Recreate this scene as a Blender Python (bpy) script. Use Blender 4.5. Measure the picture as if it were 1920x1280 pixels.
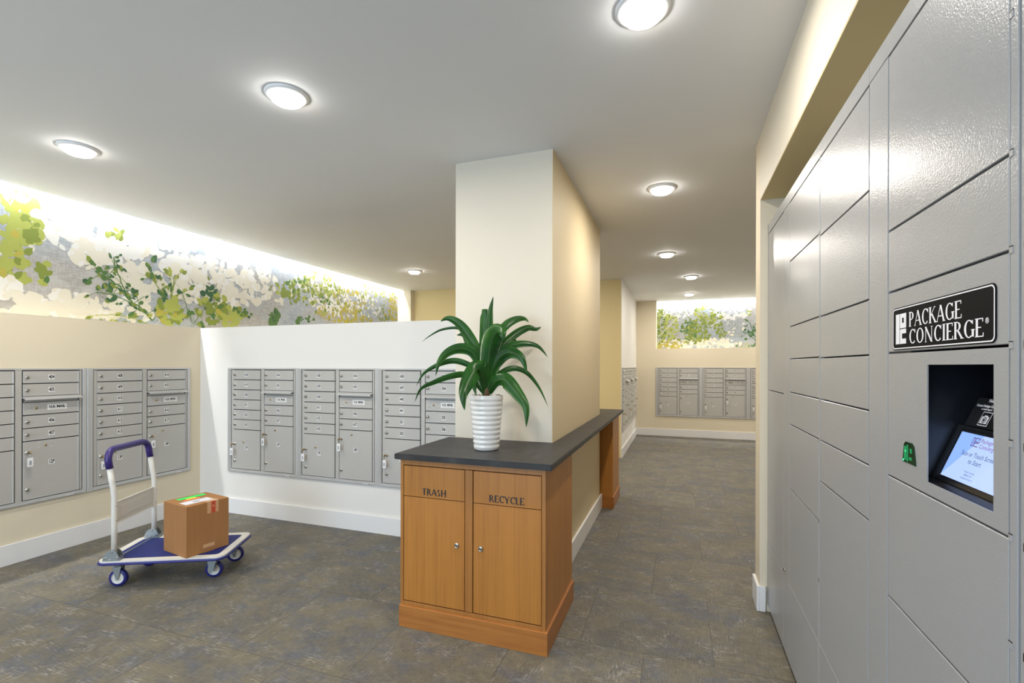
import bpy, bmesh, math, random
from math import pi, sin, cos, radians
from mathutils import Vector, Matrix

for o in list(bpy.data.objects): bpy.data.objects.remove(o)
SC = bpy.context.scene
COL = SC.collection
# ------------------------------------------------------------------ camera
FPX, YAW, ROLL, CY, EYE = 889.5, .3388, .002, 45.7, 1.375
vF = Vector((-sin(YAW), cos(YAW), 0)); vR0 = Vector((cos(YAW), sin(YAW), 0)); vU0 = Vector((0, 0, 1))
vR = vR0*cos(ROLL) + vU0*sin(ROLL); vU = -vR0*sin(ROLL) + vU0*cos(ROLL)
cd = bpy.data.cameras.new('camera'); cam = bpy.data.objects.new('camera', cd); COL.objects.link(cam)
cd.sensor_width = 36; cd.lens = FPX/1920*36; cd.shift_y = CY/1920; cd.clip_start = .05
cam.matrix_world = Matrix(((vR.x, vU.x, -vF.x, 0), (vR.y, vU.y, -vF.y, 0), (vR.z, vU.z, -vF.z, EYE), (0, 0, 0, 1)))
SC.camera = cam
SC.view_settings.view_transform = 'Standard'; SC.view_settings.look = 'None'
SC.view_settings.gamma = 1; SC.view_settings.use_curve_mapping = False
SC.view_settings.exposure = 0.28
# ------------------------------------------------------------------ world and large lights
W = bpy.data.worlds.new('world'); SC.world = W; W.use_nodes = True
W.node_tree.nodes['Background'].inputs[0].default_value = (.55, .70, 1, 1)
W.node_tree.nodes['Background'].inputs[1].default_value = .6
H = 2.677          # ceiling height
LAMP_W = 12.0      # each ceiling disc light
COVE_W = 11.5      # watts per metre of cove strip
DAY_W = 120.0
LAMP_C = (1, .925, .83); COVE_C = (.96, .98, 1.0)
def area(name, loc, rot, sx, sy, power, color, parent=None):
    l = bpy.data.lights.new(name, 'AREA'); l.shape = 'RECTANGLE'; l.size = sx; l.size_y = sy
    l.energy = power; l.color = color
    o = bpy.data.objects.new(name, l); COL.objects.link(o); o.location = loc; o.rotation_euler = rot
    if parent: o.parent = parent
    return o
area('daylight', (-2.3, -3.42, 1.35), (radians(-90), 0, pi), 3.0, 2.2, DAY_W, (.58, .77, 1))
area('cove_light', (-4.565, 1.98, 2.80), (0, 0, 0), .035, 10.2, COVE_W*10.2, COVE_C)
area('cove_light', (1.35, 10.045, 2.80), (0, 0, 0), 3.5, .035, COVE_W*4.0, COVE_C)

# ------------------------------------------------------------------ helpers
def on_plane(ax, k, x, y):
    r = vF + vR*((x-960)/FPX) - vU*((y-640-CY)/FPX); c = Vector((0, 0, EYE))
    return c + r*((k-c[ax])/r[ax])
def at_depth(x, y, d):
    return Vector((0, 0, EYE)) + (vF + vR*((x-960)/FPX) - vU*((y-640-CY)/FPX))*d
MATS = {}
def mat(name, col, rough=.5, metal=0., spec=.5, emit=None, es=0., coat=0.):
    m = bpy.data.materials.new(name); m.use_nodes = True; b = m.node_tree.nodes['Principled BSDF']
    b.inputs['Base Color'].default_value = (*col, 1); b.inputs['Roughness'].default_value = rough
    b.inputs['Metallic'].default_value = metal; b.inputs['Specular IOR Level'].default_value = spec
    if coat: b.inputs['Coat Weight'].default_value = coat; b.inputs['Coat Roughness'].default_value = .1
    if emit: b.inputs['Emission Color'].default_value = (*emit, 1); b.inputs['Emission Strength'].default_value = es
    MATS[name] = m; return m
class NT:
    def __init__(s, m): s.t = m.node_tree; s.b = s.t.nodes['Principled BSDF']
    def n(s, typ, **kw):
        x = s.t.nodes.new(typ)
        for k, v in kw.items(): setattr(x, k, v)
        return x
    def l(s, a, b): s.t.links.new(a, b)
    def coord(s, scale=(1, 1, 1), rot=(0, 0, 0), loc=(0, 0, 0), kind='Object'):
        c = s.n('ShaderNodeTexCoord'); m = s.n('ShaderNodeMapping'); s.l(c.outputs[kind], m.inputs[0])
        m.inputs['Scale'].default_value = scale; m.inputs['Rotation'].default_value = rot; m.inputs['Location'].default_value = loc
        return m.outputs[0]
    def noise(s, vec, scale=5, detail=3, rough=.5):
        x = s.n('ShaderNodeTexNoise'); s.l(vec, x.inputs['Vector']); x.inputs['Scale'].default_value = scale
        x.inputs['Detail'].default_value = detail; x.inputs['Roughness'].default_value = rough; return x.outputs['Fac']
    def ramp(s, fac, stops):
        r = s.n('ShaderNodeValToRGB'); s.l(fac, r.inputs[0]); e = r.color_ramp.elements
        while len(e) < len(stops): e.new(.5)
        for i, (p, c) in enumerate(stops):
            e[i].position = p; e[i].color = (*c, 1) if len(c) == 3 else c
        return r.outputs[0]
    def mix(s, fac, a, b, mode='MIX'):
        x = s.n('ShaderNodeMix', data_type='RGBA', blend_type=mode)
        for i, v in ((0, fac), (6, a), (7, b)):
            if hasattr(v, 'is_linked') or hasattr(v, 'links'): s.l(v, x.inputs[i])
            elif isinstance(v, (int, float)): x.inputs[i].default_value = v
            else: x.inputs[i].default_value = (*v, 1)
        return x.outputs[2]
    def math(s, op, a, b=0.):
        x = s.n('ShaderNodeMath', operation=op)
        for i, v in enumerate((a, b)):
            if isinstance(v, (int, float)): x.inputs[i].default_value = v
            else: s.l(v, x.inputs[i])
        return x.outputs[0]
    def bump(s, h, st=.1, dist=.01):
        x = s.n('ShaderNodeBump'); s.l(h, x.inputs['Height']); x.inputs['Strength'].default_value = st
        x.inputs['Distance'].default_value = dist; s.l(x.outputs[0], s.b.inputs['Normal'])
g3 = lambda v: (v, v, v)
def paint(name, col, rough=.6, amt=.06):
    m = mat(name, col, rough, spec=.3); t = NT(m); v = t.coord()
    t.bump(t.noise(v, 220, 3), amt, .003); return m
paint('paint_cream', (.745, .665, .505)); paint('paint_white', (.79, .77, .725)); paint('paint_gold_and_shade', (.79, .645, .34))
paint('paint_ceiling', (.84, .84, .84), .7); paint('paint_sand', (.72, .665, .55)); paint('paint_side_shade', (.68, .565, .36))
mat('trim_white', (.80, .795, .785), .3); mat('white_gloss', (.86, .86, .84), .3)
# grey metals
m = mat('mail_metal', (.50, .487, .457), .42, .15); t = NT(m); v = t.coord((1, 1, 1)); t.bump(t.noise(v, 500, 2), .05, .001)
mat('mail_trim', (.54, .54, .53), .35, .25); mat('mail_dark', (.045, .043, .04), .5)
mat('chrome', (.46, .43, .38), .25, 1); mat('dark_hole', (.02, .018, .015), .5); mat('brass', (.50, .36, .17), .3, 1)
mat('sticker', (.85, .85, .83), .4); mat('black_ink', (.012, .012, .014), .5)
m = mat('locker_paint', (.330, .338, .345), .27, 0, .5, coat=.1); t = NT(m); v = t.coord()
t.bump(t.noise(v, 210, 2, .6), .5, .0012)
mat('locker_gap', (.03, .03, .035), .6); mat('seam_light', (.75, .74, .68), .3)
mat('kiosk_black', (.008, .009, .012), .34, 0, .55); mat('bezel', (.012, .011, .011), .3, 0, .35)
mat('sign_black', (.005, .005, .006), .6, 0, .08); mat('sign_white', (.85, .85, .9), .35)
mat('screen', (.02, .02, .03), .2, emit=(.25, .42, .90), es=1.0); mat('screen_pale', (.02, .02, .03), .2, emit=(.42, .56, .95), es=1.0)
mat('screen_text', (.05, .07, .15), .4); mat('screen_purple', (.25, .08, .3), .4)
mat('scan_green', (0, .12, .04), .3, emit=(0, .30, .09), es=.5); mat('scan_spot', (0, .2, .08), .3, emit=(.1, 1, .45), es=1.2); mat('scan_glass', (.0, .03, .012), .1)
# wood
def wood(name, c0, c1):
    m = mat(name, c0, .38, 0, .45); t = NT(m)
    a = t.noise(t.coord((95, 95, 1.6)), 1.0, 4, .65); b = t.noise(t.coord((14, 14, .5)), 1.0, 2); c = t.noise(t.coord((420, 420, 9)), 1.0, 2)
    f = t.math('ADD', t.math('MULTIPLY', a, .5), t.math('ADD', t.math('MULTIPLY', b, .35), t.math('MULTIPLY', c, .15)))
    t.l(t.ramp(f, [(.33, c1), (.5, c0), (.66, tuple(x*1.14 for x in c0))]), t.b.inputs['Base Color'])
    t.bump(a, .03, .001); return m
wood('wood', (.46, .190, .034), (.35, .130, .021)); wood('wood_edge', (.40, .168, .036), (.31, .122, .025))
# plinth grain runs sideways
m = mat('wood_flat', (.5, .22, .06), .38); t = NT(m); a = t.noise(t.coord((3, 3, 60)), 1, 4, .6)
t.l(t.ramp(a, [(.35, (.35, .125, .025)), (.6, (.45, .178, .038))]), t.b.inputs['Base Color'])
# slate
m = mat('slate', (.05, .05, .052), .4, 0, .35); t = NT(m); a = t.noise(t.coord(), 9, 6, .6); b = t.noise(t.coord(), 320, 2)
t.l(t.ramp(a, [(.3, (.019, .018, .017)), (.55, (.033, .031, .029)), (.75, (.062, .060, .057))]), t.b.inputs['Base Color'])
t.l(t.ramp(a, [(.3, g3(.40)), (.7, g3(.52))]), t.b.inputs['Roughness']); t.bump(t.math('ADD', b, a), .12, .002)
# carpet tiles
m = mat('carpet', (.14, .12, .08), .62, 0, .35); t = NT(m)
TW, TH = .622, .632
br = t.n('ShaderNodeTexBrick'); br.offset = .5; br.squash = 1
t.l(t.coord(loc=(.156+.311*0, -2.354, 0)), br.inputs['Vector'])
for k, vv in (('Scale', 1), ('Mortar Size', .0016), ('Mortar Smooth', .2), ('Brick Width', TW), ('Row Height', TH), ('Bias', 0)): br.inputs[k].default_value = vv
br.inputs['Color1'].default_value = (0, 0, 0, 1); br.inputs['Color2'].default_value = (1, 1, 1, 1)
tile = t.math('MULTIPLY', br.outputs['Color'], 1.0)
mortar = br.outputs['Fac']
cb = t.n('ShaderNodeCombineXYZ'); t.l(t.math('MULTIPLY', tile, 37.3), cb.inputs[0]); t.l(t.math('MULTIPLY', tile, 91.7), cb.inputs[1]); t.l(t.math('MULTIPLY', tile, 7.), cb.inputs[2])
def tv(scale):
    a = t.n('ShaderNodeVectorMath', operation='ADD'); t.l(t.coord(), a.inputs[0]); t.l(cb.outputs[0], a.inputs[1])
    b = t.n('ShaderNodeVectorMath', operation='MULTIPLY'); t.l(a.outputs[0], b.inputs[0]); b.inputs[1].default_value = scale; return b.outputs[0]
cloud = t.noise(tv((3.4, 3.8, 1)), 1, 8, .7); cloud2 = t.noise(tv((5, 7.5, 3)), 1, 8, .75)
hx = t.noise(tv((26, 210, 1)), 1, 2, .5); hy = t.noise(tv((210, 26, 1)), 1, 2, .5)
mx = t.noise(tv((7, 11, 2)), 1, 4, .6); my = t.noise(tv((11, 7, 5)), 1, 4, .6)
base = t.ramp(cloud, [(.30, (.098, .096, .094)), (.45, (.140, .127, .098)), (.60, (.176, .156, .110)), (.72, (.150, .144, .128))])
base = t.mix(t.ramp(cloud2, [(.47, g3(0)), (.67, g3(.72))]), base, (.094, .110, .150))
fine = t.math('ADD', t.math('MULTIPLY', hx, .5), t.math('MULTIPLY', hy, .5))
base = t.mix(.38, base, t.mix(1.0, base, t.ramp(fine, [(.35, g3(.45)), (.5, g3(1)), (.65, g3(1.7))]), 'MULTIPLY'))
sx = t.math('MULTIPLY', t.ramp(hx, [(.53, g3(0)), (.60, g3(1))]), t.ramp(mx, [(.52, g3(0)), (.68, g3(.45))]))
sy = t.math('MULTIPLY', t.ramp(hy, [(.53, g3(0)), (.60, g3(1))]), t.ramp(my, [(.55, g3(0)), (.70, g3(.42))]))
base = t.mix(t.math('MAXIMUM', sx, sy), base, (.46, .45, .42))
base = t.mix(t.math('MULTIPLY', mortar, .6), base, (.02, .018, .015))
t.l(base, t.b.inputs['Base Color']); t.bump(fine, .35, .003)
# cart, box, plant
mat('cart_white', (.74, .72, .66), .32); mat('cart_blue', (.016, .018, .17), .38); mat('grip_blue', (.034, .020, .155), .35)
m = mat('mat_blue', (.010, .020, .17), .6); t = NT(m); t.bump(t.noise(t.coord(), 400, 2), .3, .002)
mat('cart_steel', (.36, .40, .41), .35, .7); mat('panel_cream', (.62, .59, .52), .35)
def card(name, c):
    m = mat(name, c, .75, 0, .2); t = NT(m); a = t.noise(t.coord((60, 60, 3)), 1, 3); b = t.noise(t.coord(), 5, 3)
    t.l(t.mix(.5, t.ramp(a, [(.3, tuple(x*.9 for x in c)), (.7, tuple(x*1.08 for x in c))]), t.ramp(b, [(.3, tuple(x*.92 for x in c)), (.7, tuple(x*1.06 for x in c))])), t.b.inputs['Base Color'])
card('cardboard', (.38, .185, .072))
mat('tape_clear', (.60, .36, .19), .22); mat('tape_red', (.62, .13, .06), .3); mat('tape_dark_red', (.42, .03, .02), .4)
mat('tag_green', (.0, .80, .12), .5, emit=None); mat('tag_yellow', (.80, .80, .02), .5); mat('tag_orange', (.80, .25, .10), .5)
mat('paper', (.80, .80, .86), .5); mat('paper_print', (.35, .37, .42), .5)
m = mat('leaf_green', (.030, .105, .022), .30, 0, .5); t = NT(m); a = t.noise(t.coord((8, 8, 8)), 1, 3)
t.l(t.ramp(a, [(.3, (.018, .085, .018)), (.55, (.036, .165, .024)), (.8, (.095, .25, .036))]), t.b.inputs['Base Color'])
mat('leaf_rib', (.10, .21, .07), .35); mat('soil', (.05, .035, .022), .9); mat('stem_brown', (.12, .075, .04), .8)
mat('ceramic', (.76, .75, .715), .16, 0, .5, coat=.5)
mat('lamp_trim', (.90, .90, .89), .4); mat('lamp_lens', (1, 1, 1), .4, emit=(1, .97, .92), es=26.0)
mat('strip_lens', (1, 1, 1), .4, emit=(.95, .98, 1), es=6)
# mural
m = mat('mural_ground', (.5, .52, .52), .7); t = NT(m)
a = t.noise(t.coord((1, 1.1, 1.6)), 1.1, 3, .6); b = t.noise(t.coord((60, 60, 14)), 1, 4, .7); c = t.noise(t.coord((14, 14, 60)), 1, 3, .7)
gcol = t.ramp(a, [(.32, (.20, .25, .29)), (.46, (.29, .32, .345)), (.58, (.29, .275, .25)), (.72, (.41, .40, .375))])
gcol = t.mix(t.ramp(t.math('ADD', t.math('MULTIPLY', b, .5), t.math('MULTIPLY', c, .5)), [(.44, g3(0)), (.60, g3(.55))]), gcol, (.45, .46, .47))
t.l(gcol, t.b.inputs['Base Color'])
for n_, c_ in dict(m_white=(.60, .595, .565), m_cream=(.58, .55, .46), m_lime=(.30, .335, .065), m_yellow=(.36, .31, .045), m_olive=(.165, .21, .028), m_green=(.060, .135, .028), m_dark=(.028, .09, .036), m_grey=(.28, .30, .30)).items(): mat(n_, c_, .7)

class MB:
    """collects shapes, builds ONE mesh object"""
    def __init__(s): s.bm = bmesh.new(); s.ms = []
    def mi(s, name):
        if name not in s.ms: s.ms.append(name)
        return s.ms.index(name)
    def merge(s, b2, name, mtx=None):
        i = s.mi(name)
        if mtx: bmesh.ops.transform(b2, matrix=mtx, verts=b2.verts)
        for f in b2.faces: f.material_index = i
        me = bpy.data.meshes.new('t'); b2.to_mesh(me); b2.free(); s.bm.from_mesh(me); bpy.data.meshes.remove(me)
    def box(s, x0, x1, y0, y1, z0, z1, m, bev=0., seg=1):
        b = bmesh.new(); bmesh.ops.create_cube(b, size=1)
        for v in b.verts: v.co = Vector(((x0+x1)/2+v.co.x*(x1-x0), (y0+y1)/2+v.co.y*(y1-y0), (z0+z1)/2+v.co.z*(z1-z0)))
        if bev: bmesh.ops.bevel(b, geom=b.edges[:], offset=bev, segments=seg, affect='EDGES', profile=.5)
        s.merge(b, m); return s
    def prism(s, pts, axis, a0, a1, m, bev=0., flip=False):
        """polygon pts (2D) extruded along axis from a0 to a1"""
        b = bmesh.new()
        def mk(p, a):
            if axis == 0: return (a, p[0], p[1])
            if axis == 1: return (p[0], a, p[1])
            return (p[0], p[1], a)
        v0 = [b.verts.new(mk(p, a0)) for p in pts]; v1 = [b.verts.new(mk(p, a1)) for p in pts]
        b.faces.new(v0); b.faces.new(v1[::-1])
        for i in range(len(pts)):
            j = (i+1) % len(pts); b.faces.new((v0[i], v1[i], v1[j], v0[j]))
        bmesh.ops.recalc_face_normals(b, faces=b.faces[:])
        if bev: bmesh.ops.bevel(b, geom=b.edges[:], offset=bev, segments=2, affect='EDGES')
        s.merge(b, m); return s
    def lathe(s, prof, m, seg=32, mtx=None):
        b = bmesh.new(); rings = []
        for r, z in prof:
            if r < 1e-6: rings.append([b.verts.new((0, 0, z))])
            else: rings.append([b.verts.new((r*cos(2*pi*k/seg), r*sin(2*pi*k/seg), z)) for k in range(seg)])
        for A, B in zip(rings, rings[1:]):
            for k in range(seg):
                k2 = (k+1) % seg
                if len(A) == 1 and len(B) == 1: continue
                if len(A) == 1: b.faces.new((A[0], B[k2], B[k]))
                elif len(B) == 1: b.faces.new((A[k], A[k2], B[0]))
                else: b.faces.new((A[k], A[k2], B[k2], B[k]))
        bmesh.ops.recalc_face_normals(b, faces=b.faces[:])
        for f in b.faces: f.smooth = True
        s.merge(b, m, mtx); return s
    def tube(s, pts, r, m, seg=10, closed=False):
        pts = [Vector(p) for p in pts]; b = bmesh.new(); rings = []; n = len(pts); up = None
        for i, p in enumerate(pts):
            a = pts[(i-1) % n] if (closed or i) else p; c = pts[(i+1) % n] if (closed or i < n-1) else p
            d = (c-a).normalized()
            if up is None: up = d.orthogonal().normalized()
            up = (up - d*up.dot(d)).normalized(); sd = d.cross(up)
            rr = r[i] if isinstance(r, (list, tuple)) else r
            rings.append([b.verts.new(p+(up*cos(2*pi*k/seg)+sd*sin(2*pi*k/seg))*rr) for k in range(seg)])
        prs = list(zip(rings, rings[1:])) + ([(rings[-1], rings[0])] if closed else [])
        for A, B in prs:
            for k in range(seg): b.faces.new((A[k], A[(k+1) % seg], B[(k+1) % seg], B[k]))
        if not closed: b.faces.new(rings[0][::-1]); b.faces.new(rings[-1])
        bmesh.ops.recalc_face_normals(b, faces=b.faces[:])
        for f in b.faces: f.smooth = len(f.verts) == 4
        s.merge(b, m); return s
    def cyl(s, p0, p1, r, m, seg=16): return s.tube([p0, p1], r, m, seg)
    def poly(s, pts, m):
        b = bmesh.new()
        try: b.faces.new([b.verts.new(p) for p in pts])
        except ValueError: pass
        s.merge(b, m); return s
    def fast_poly(s, pts, m):
        i = s.mi(m); f = s.bm.faces.new([s.bm.verts.new(p) for p in pts]); f.material_index = i
    def text(s, txt, x, z, size, m, y=0., bold=0., sx=1., align='CENTER', fn=None, shear=0.):
        for p in text_polys(txt, size, bold, align):
            vs = []
            for (a, c) in p: 
                q = (x+(a+c*shear)*sx, y, z+c); vs.append(fn(q) if fn else q)
            s.fast_poly(vs, m)
        return s
    def build(s, name, parent=None, loc=None, rz=0.):
        me = bpy.data.meshes.new(name); s.bm.to_mesh(me); s.bm.free()
        for k in s.ms: me.materials.append(MATS[k])
        o = bpy.data.objects.new(name, me); COL.objects.link(o)
        if parent: o.parent = parent
        if loc: o.location = loc
        o.rotation_euler.z = rz
        return o
TXT = {}
def text_polys(txt, size, bold, align):
    key = (txt, size, bold, align)
    if key not in TXT:
        c = bpy.data.curves.new('f', 'FONT'); c.body = txt; c.size = size; c.align_x = align; c.align_y = 'CENTER'; c.offset = bold; c.resolution_u = 3
        o = bpy.data.objects.new('f', c); COL.objects.link(o)
        dg = bpy.context.evaluated_depsgraph_get(); me = o.evaluated_get(dg).to_mesh()
        TXT[key] = [[(me.vertices[i].co.x, me.vertices[i].co.y) for i in p.vertices] for p in me.polygons]
        o.evaluated_get(dg).to_mesh_clear(); bpy.data.objects.remove(o); bpy.data.curves.remove(c)
    return TXT[key]
# stroke lettering with thick and thin strokes
def A_(cx, cy, rx, ry, a0, a1): return ('a', cx, cy, rx, ry, a0, a1)
def L_(x0, y0, x1, y1, w='T', s0=0, s1=0): return ('l', x0, y0, x1, y1, w, s0, s1)
GL = {
 'P': (.70, [L_(.16, 0, .16, 1, 'T', 1, 1), L_(.1, .97, .34, .97, 't'), L_(.16, .47, .34, .47, 't'), A_(.34, .72, .26, .25, 90, -90)]),
 'R': (.76, [L_(.16, 0, .16, 1, 'T', 1, 1), L_(.1, .97, .34, .97, 't'), L_(.16, .49, .34, .49, 't'), A_(.34, .73, .25, .24, 90, -90), L_(.36, .49, .70, .01, 'T', 0, 1)]),
 'A': (.80, [L_(.06, 0, .40, 1, 't', 1, 0), L_(.40, 1, .74, 0, 'T', 0, 1), L_(.18, .34, .62, .34, 't')]),
 'C': (.82, [A_(.47, .5, .38, .5, 48, 312), L_(.73, .72, .73, .97, 't')]),
 'G': (.88, [A_(.47, .5, .38, .5, 48, 300), L_(.75, .06, .75, .42, 'T', 0, 1), L_(.73, .75, .73, .97, 't')]),
 'K': (.80, [L_(.16, 0, .16, 1, 'T', 1, 1), L_(.18, .42, .62, 1, 't', 0, 1), L_(.32, .58, .72, 0, 'T', 0, 1)]),
 'E': (.66, [L_(.16, 0, .16, 1, 'T', 1, 1), L_(.12, .97, .56, .97, 't'), L_(.16, .51, .46, .51, 't'), L_(.12, .03, .60, .03, 't'), L_(.57, .80, .57, .99, 't'), L_(.60, .01, .60, .22, 't')]),
 'O': (.92, [A_(.46, .5, .39, .5, 0, 360)]),
 'N': (.90, [L_(.15, 0, .15, 1, 't', 1, 1), L_(.13, 1, .75, 0, 'T'), L_(.75, 0, .75, 1, 't', 0, 1)]),
 'I': (.34, [L_(.17, 0, .17, 1, 'T', 1, 1)]),
 'T': (.70, [L_(.35, 0, .35, 1, 'T', 1, 0), L_(.03, .97, .67, .97, 't')]),
 'S': (.60, [A_(.30, .74, .19, .24, 40, 270), A_(.30, .26, .21, .25, 90, -140)]),
 'H': (.86, [L_(.16, 0, .16, 1, 'T', 1, 1), L_(.70, 0, .70, 1, 'T', 1, 1), L_(.16, .52, .70, .52, 't')]),
 'Y': (.74, [L_(.37, 0, .37, .46, 'T', 1, 0), L_(.05, 1, .37, .44, 'T', 1, 0), L_(.37, .44, .69, 1, 't', 0, 1)]),
 'L': (.60, [L_(.16, 0, .16, 1, 'T', 1, 1), L_(.12, .03, .57, .03, 't')]),
}
def letters(mb, txt, x0, x1, z0, z1, y, m, T=.14, tt=.05, serif=True, slope=0.):
    wtot = sum(GL[c][0] for c in txt); h = z1-z0; k = (x1-x0)/wtot; x = 0
    eps = 0
    for c in txt:
        w, st = GL[c]
        def P(a, b): return (x0+(x+a)*k, y-eps, z0+b*h+slope*(x0+(x+a)*k-x0))
        for s_ in st:
            eps += 2e-6
            if s_[0] == 'l':
                _, a, b, a2, b2, wt, e0, e1 = s_; wd = (T if wt == 'T' else tt)/2
                if abs(b-b2) < 1e-6: q = [(a, b-wd), (a2, b-wd), (a2, b+wd), (a, b+wd)]; q = [(u, min(max(v, 0), 1)) for u, v in q]
                else:
                    q = [(a-wd, b), (a+wd, b), (a2+wd, b2), (a2-wd, b2)]
                mb.fast_poly([P(*p) for p in q], m)
                if serif:
                    for e, (ex, ey) in ((e0, (a, b)), (e1, (a2, b2))):
                        if e:
                            sg = 1 if ey < .5 else -1; eps += 2e-6
                            mb.fast_poly([P(*p) for p in [(ex-wd-.065, ey), (ex+wd+.065, ey), (ex+wd+.065, ey+.022*sg), (ex+wd, ey+.05*sg), (ex-wd, ey+.05*sg), (ex-wd-.065, ey+.022*sg)]], m)
            else:
                _, cx, cy, rx, ry, a0, a1 = s_; n = 22; pr = None
                for i in range(n+1):
                    a = radians(a0+(a1-a0)*i/n); th = tt+(T-tt)*abs(cos(a))**1.3
                    o = (cx+rx*cos(a), cy+ry*sin(a)); inn = (cx+(rx-th)*cos(a), cy+(ry-min(th, tt*1.1 if abs(cos(a)) < .3 else th))*sin(a))
                    if pr: mb.fast_poly([P(*pr[0]), P(*o), P(*inn), P(*pr[1])], m)
                    pr = (o, inn)
        x += w
def tag(o, label=None, cat=None, group=None, kind=None):
    if label: o['label'] = label
    if cat: o['category'] = cat
    if group: o['group'] = group
    if kind: o['kind'] = kind
    return o
def thing(name, label, cat, loc=(0, 0, 0), rz=0., group=None):
    o = bpy.data.objects.new(name, None); COL.objects.link(o); o.location = loc; o.rotation_euler.z = rz
    o.empty_display_size = .1
    return tag(o, label, cat, group)
def struct(mb, name): return tag(mb.build(name), kind='structure')

# ------------------------------------------------------------------ room shell
XL, YM, ZT = -4.349, 3.311, 1.732
XC0, XC1, YC0, YC1 = -1.362, -.717, 2.767, 4.567
XF, YF0, YF = -.815, 7.245, 9.831
XW, YS0, YS1 = .430, 2.99, 3.147     # right wall and its stub
struct(MB().box(-5.2, 3.4, -3.5, 10.5, -.12, 0, 'carpet'), 'floor')
c = MB()
c.box(-4.52, 3.4, -3.5, 10.0, H, H+.10, 'paint_ceiling')
c.box(-.815-2, -.43, 9.9, 10.1, H, H+.10, 'paint_ceiling')
c.box(-5.2, 3.4, -3.5, 10.5, H+.26, H+.36, 'paint_ceiling')
struct(c, 'ceiling')
w = MB(); w.box(XL-.27, XL, -3.3, 7.12, 0, ZT, 'paint_cream'); w.box(-4.80, XL-.27-.001, -3.5, 7.3, 0, H+.26, 'paint_white')
w.box(XL-.27, XL-.01, 7.12, 7.3, 0, H+.26, 'paint_cream'); struct(w, 'wall_left')
struct(MB().box(XL, XC0, YM, YM+.13, 0, ZT, 'paint_white'), 'wall_middle')
w = MB(); w.box(XC0, XC1-.004, YC0, YC1, 0, H, 'paint_sand'); w.box(XC1-.0041, XC1, YC0+.0005, YC1, 0, H, 'paint_side_shade'); struct(w, 'wall_column')  # thin skin on the hall side: its warm shade is put into the colour
w = MB(); w.box(XL-.3, XF-.006, YF0, YF0+.08, 0, H, 'paint_gold_and_shade'); struct(w, 'wall_rear')
w = MB(); w.box(XF-.12, XF, YF0+.0005, YF, 0, H, 'paint_white'); struct(w, 'wall_passage')
w = MB(); w.box(XF-.2, -.43, YF, 10.2, 0, H+.26, 'paint_cream'); w.box(-.43, 3.3, YF, YF+.27, 0, 1.722, 'paint_cream'); w.box(-.43, 3.3, YF+.271, 10.4, 0, H+.26, 'paint_white'); struct(w, 'wall_far')
w = MB(); w.box(XW, 1.5, -3.3, YS0, 2.316, H, 'paint_sand'); w.box(XW, 1.5, YS0, YS1, 0, H, 'paint_cream')
w.box(1.38, 1.5, -3.3, YS0, 0, 2.316, 'paint_cream'); w.box(XW+.001, 1.38, -3.3, YS0, 2.312, 2.3165, 'paint_gold_and_shade'); struct(w, 'wall_right')  # soffit skin: shade and warm bounce in the niche put into the gold colour
struct(MB().box(3.15, 3.3, YS0, 10.4, 0, H+.26, 'paint_cream').box(1.5, 3.3, YS0, YS1, 0, H, 'paint_cream'), 'wall_east')
w = MB(); w.box(-4.8, -3.85, -3.45, -3.3, 0, H+.26, 'paint_cream'); w.box(-.75, 1.5, -3.45, -3.3, 0, H+.26, 'paint_cream')
w.box(-3.85, -.75, -3.45, -3.3, 2.45, H+.26, 'paint_cream'); w.box(-3.85, -.75, -3.45, -3.3, 0, .25, 'paint_cream'); struct(w, 'wall_back')
w = MB()
for xx in (-3.85, -2.83, -1.81, -.80): w.box(xx, xx+.05, -3.40, -3.34, .25, 2.45, 'trim_white')
w.box(-3.80, -.80, -3.40, -3.34, .25, .30, 'trim_white'); w.box(-3.80, -.80, -3.40, -3.34, 2.40, 2.45, 'trim_white'); struct(w, 'window_1')
def baseboard(name, segs):
    b = MB()
    for (x0, x1, y0, y1) in segs:
        b.box(x0, x1, y0, y1, 0, .142, 'trim_white', .003, 2)
    struct(b, name)
BT = .016
baseboard('baseboard_left', [(XL, XL+BT, -3.3, YM)])
baseboard('baseboard_middle', [(XL+BT, XC0, YM-BT, YM)])
baseboard('baseboard_column', [(XC1, XC1+BT, 2.805, 4.63)])
baseboard('baseboard_passage', [(XF, XF+BT, YF0, YF-BT)])
baseboard('baseboard_far', [(XF, 3.15, YF-BT, YF)])
baseboard('baseboard_right', [(XW-BT, XW, YS0-BT, YS1), (XW, XW+.03, YS0-BT, YS0)])

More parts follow.
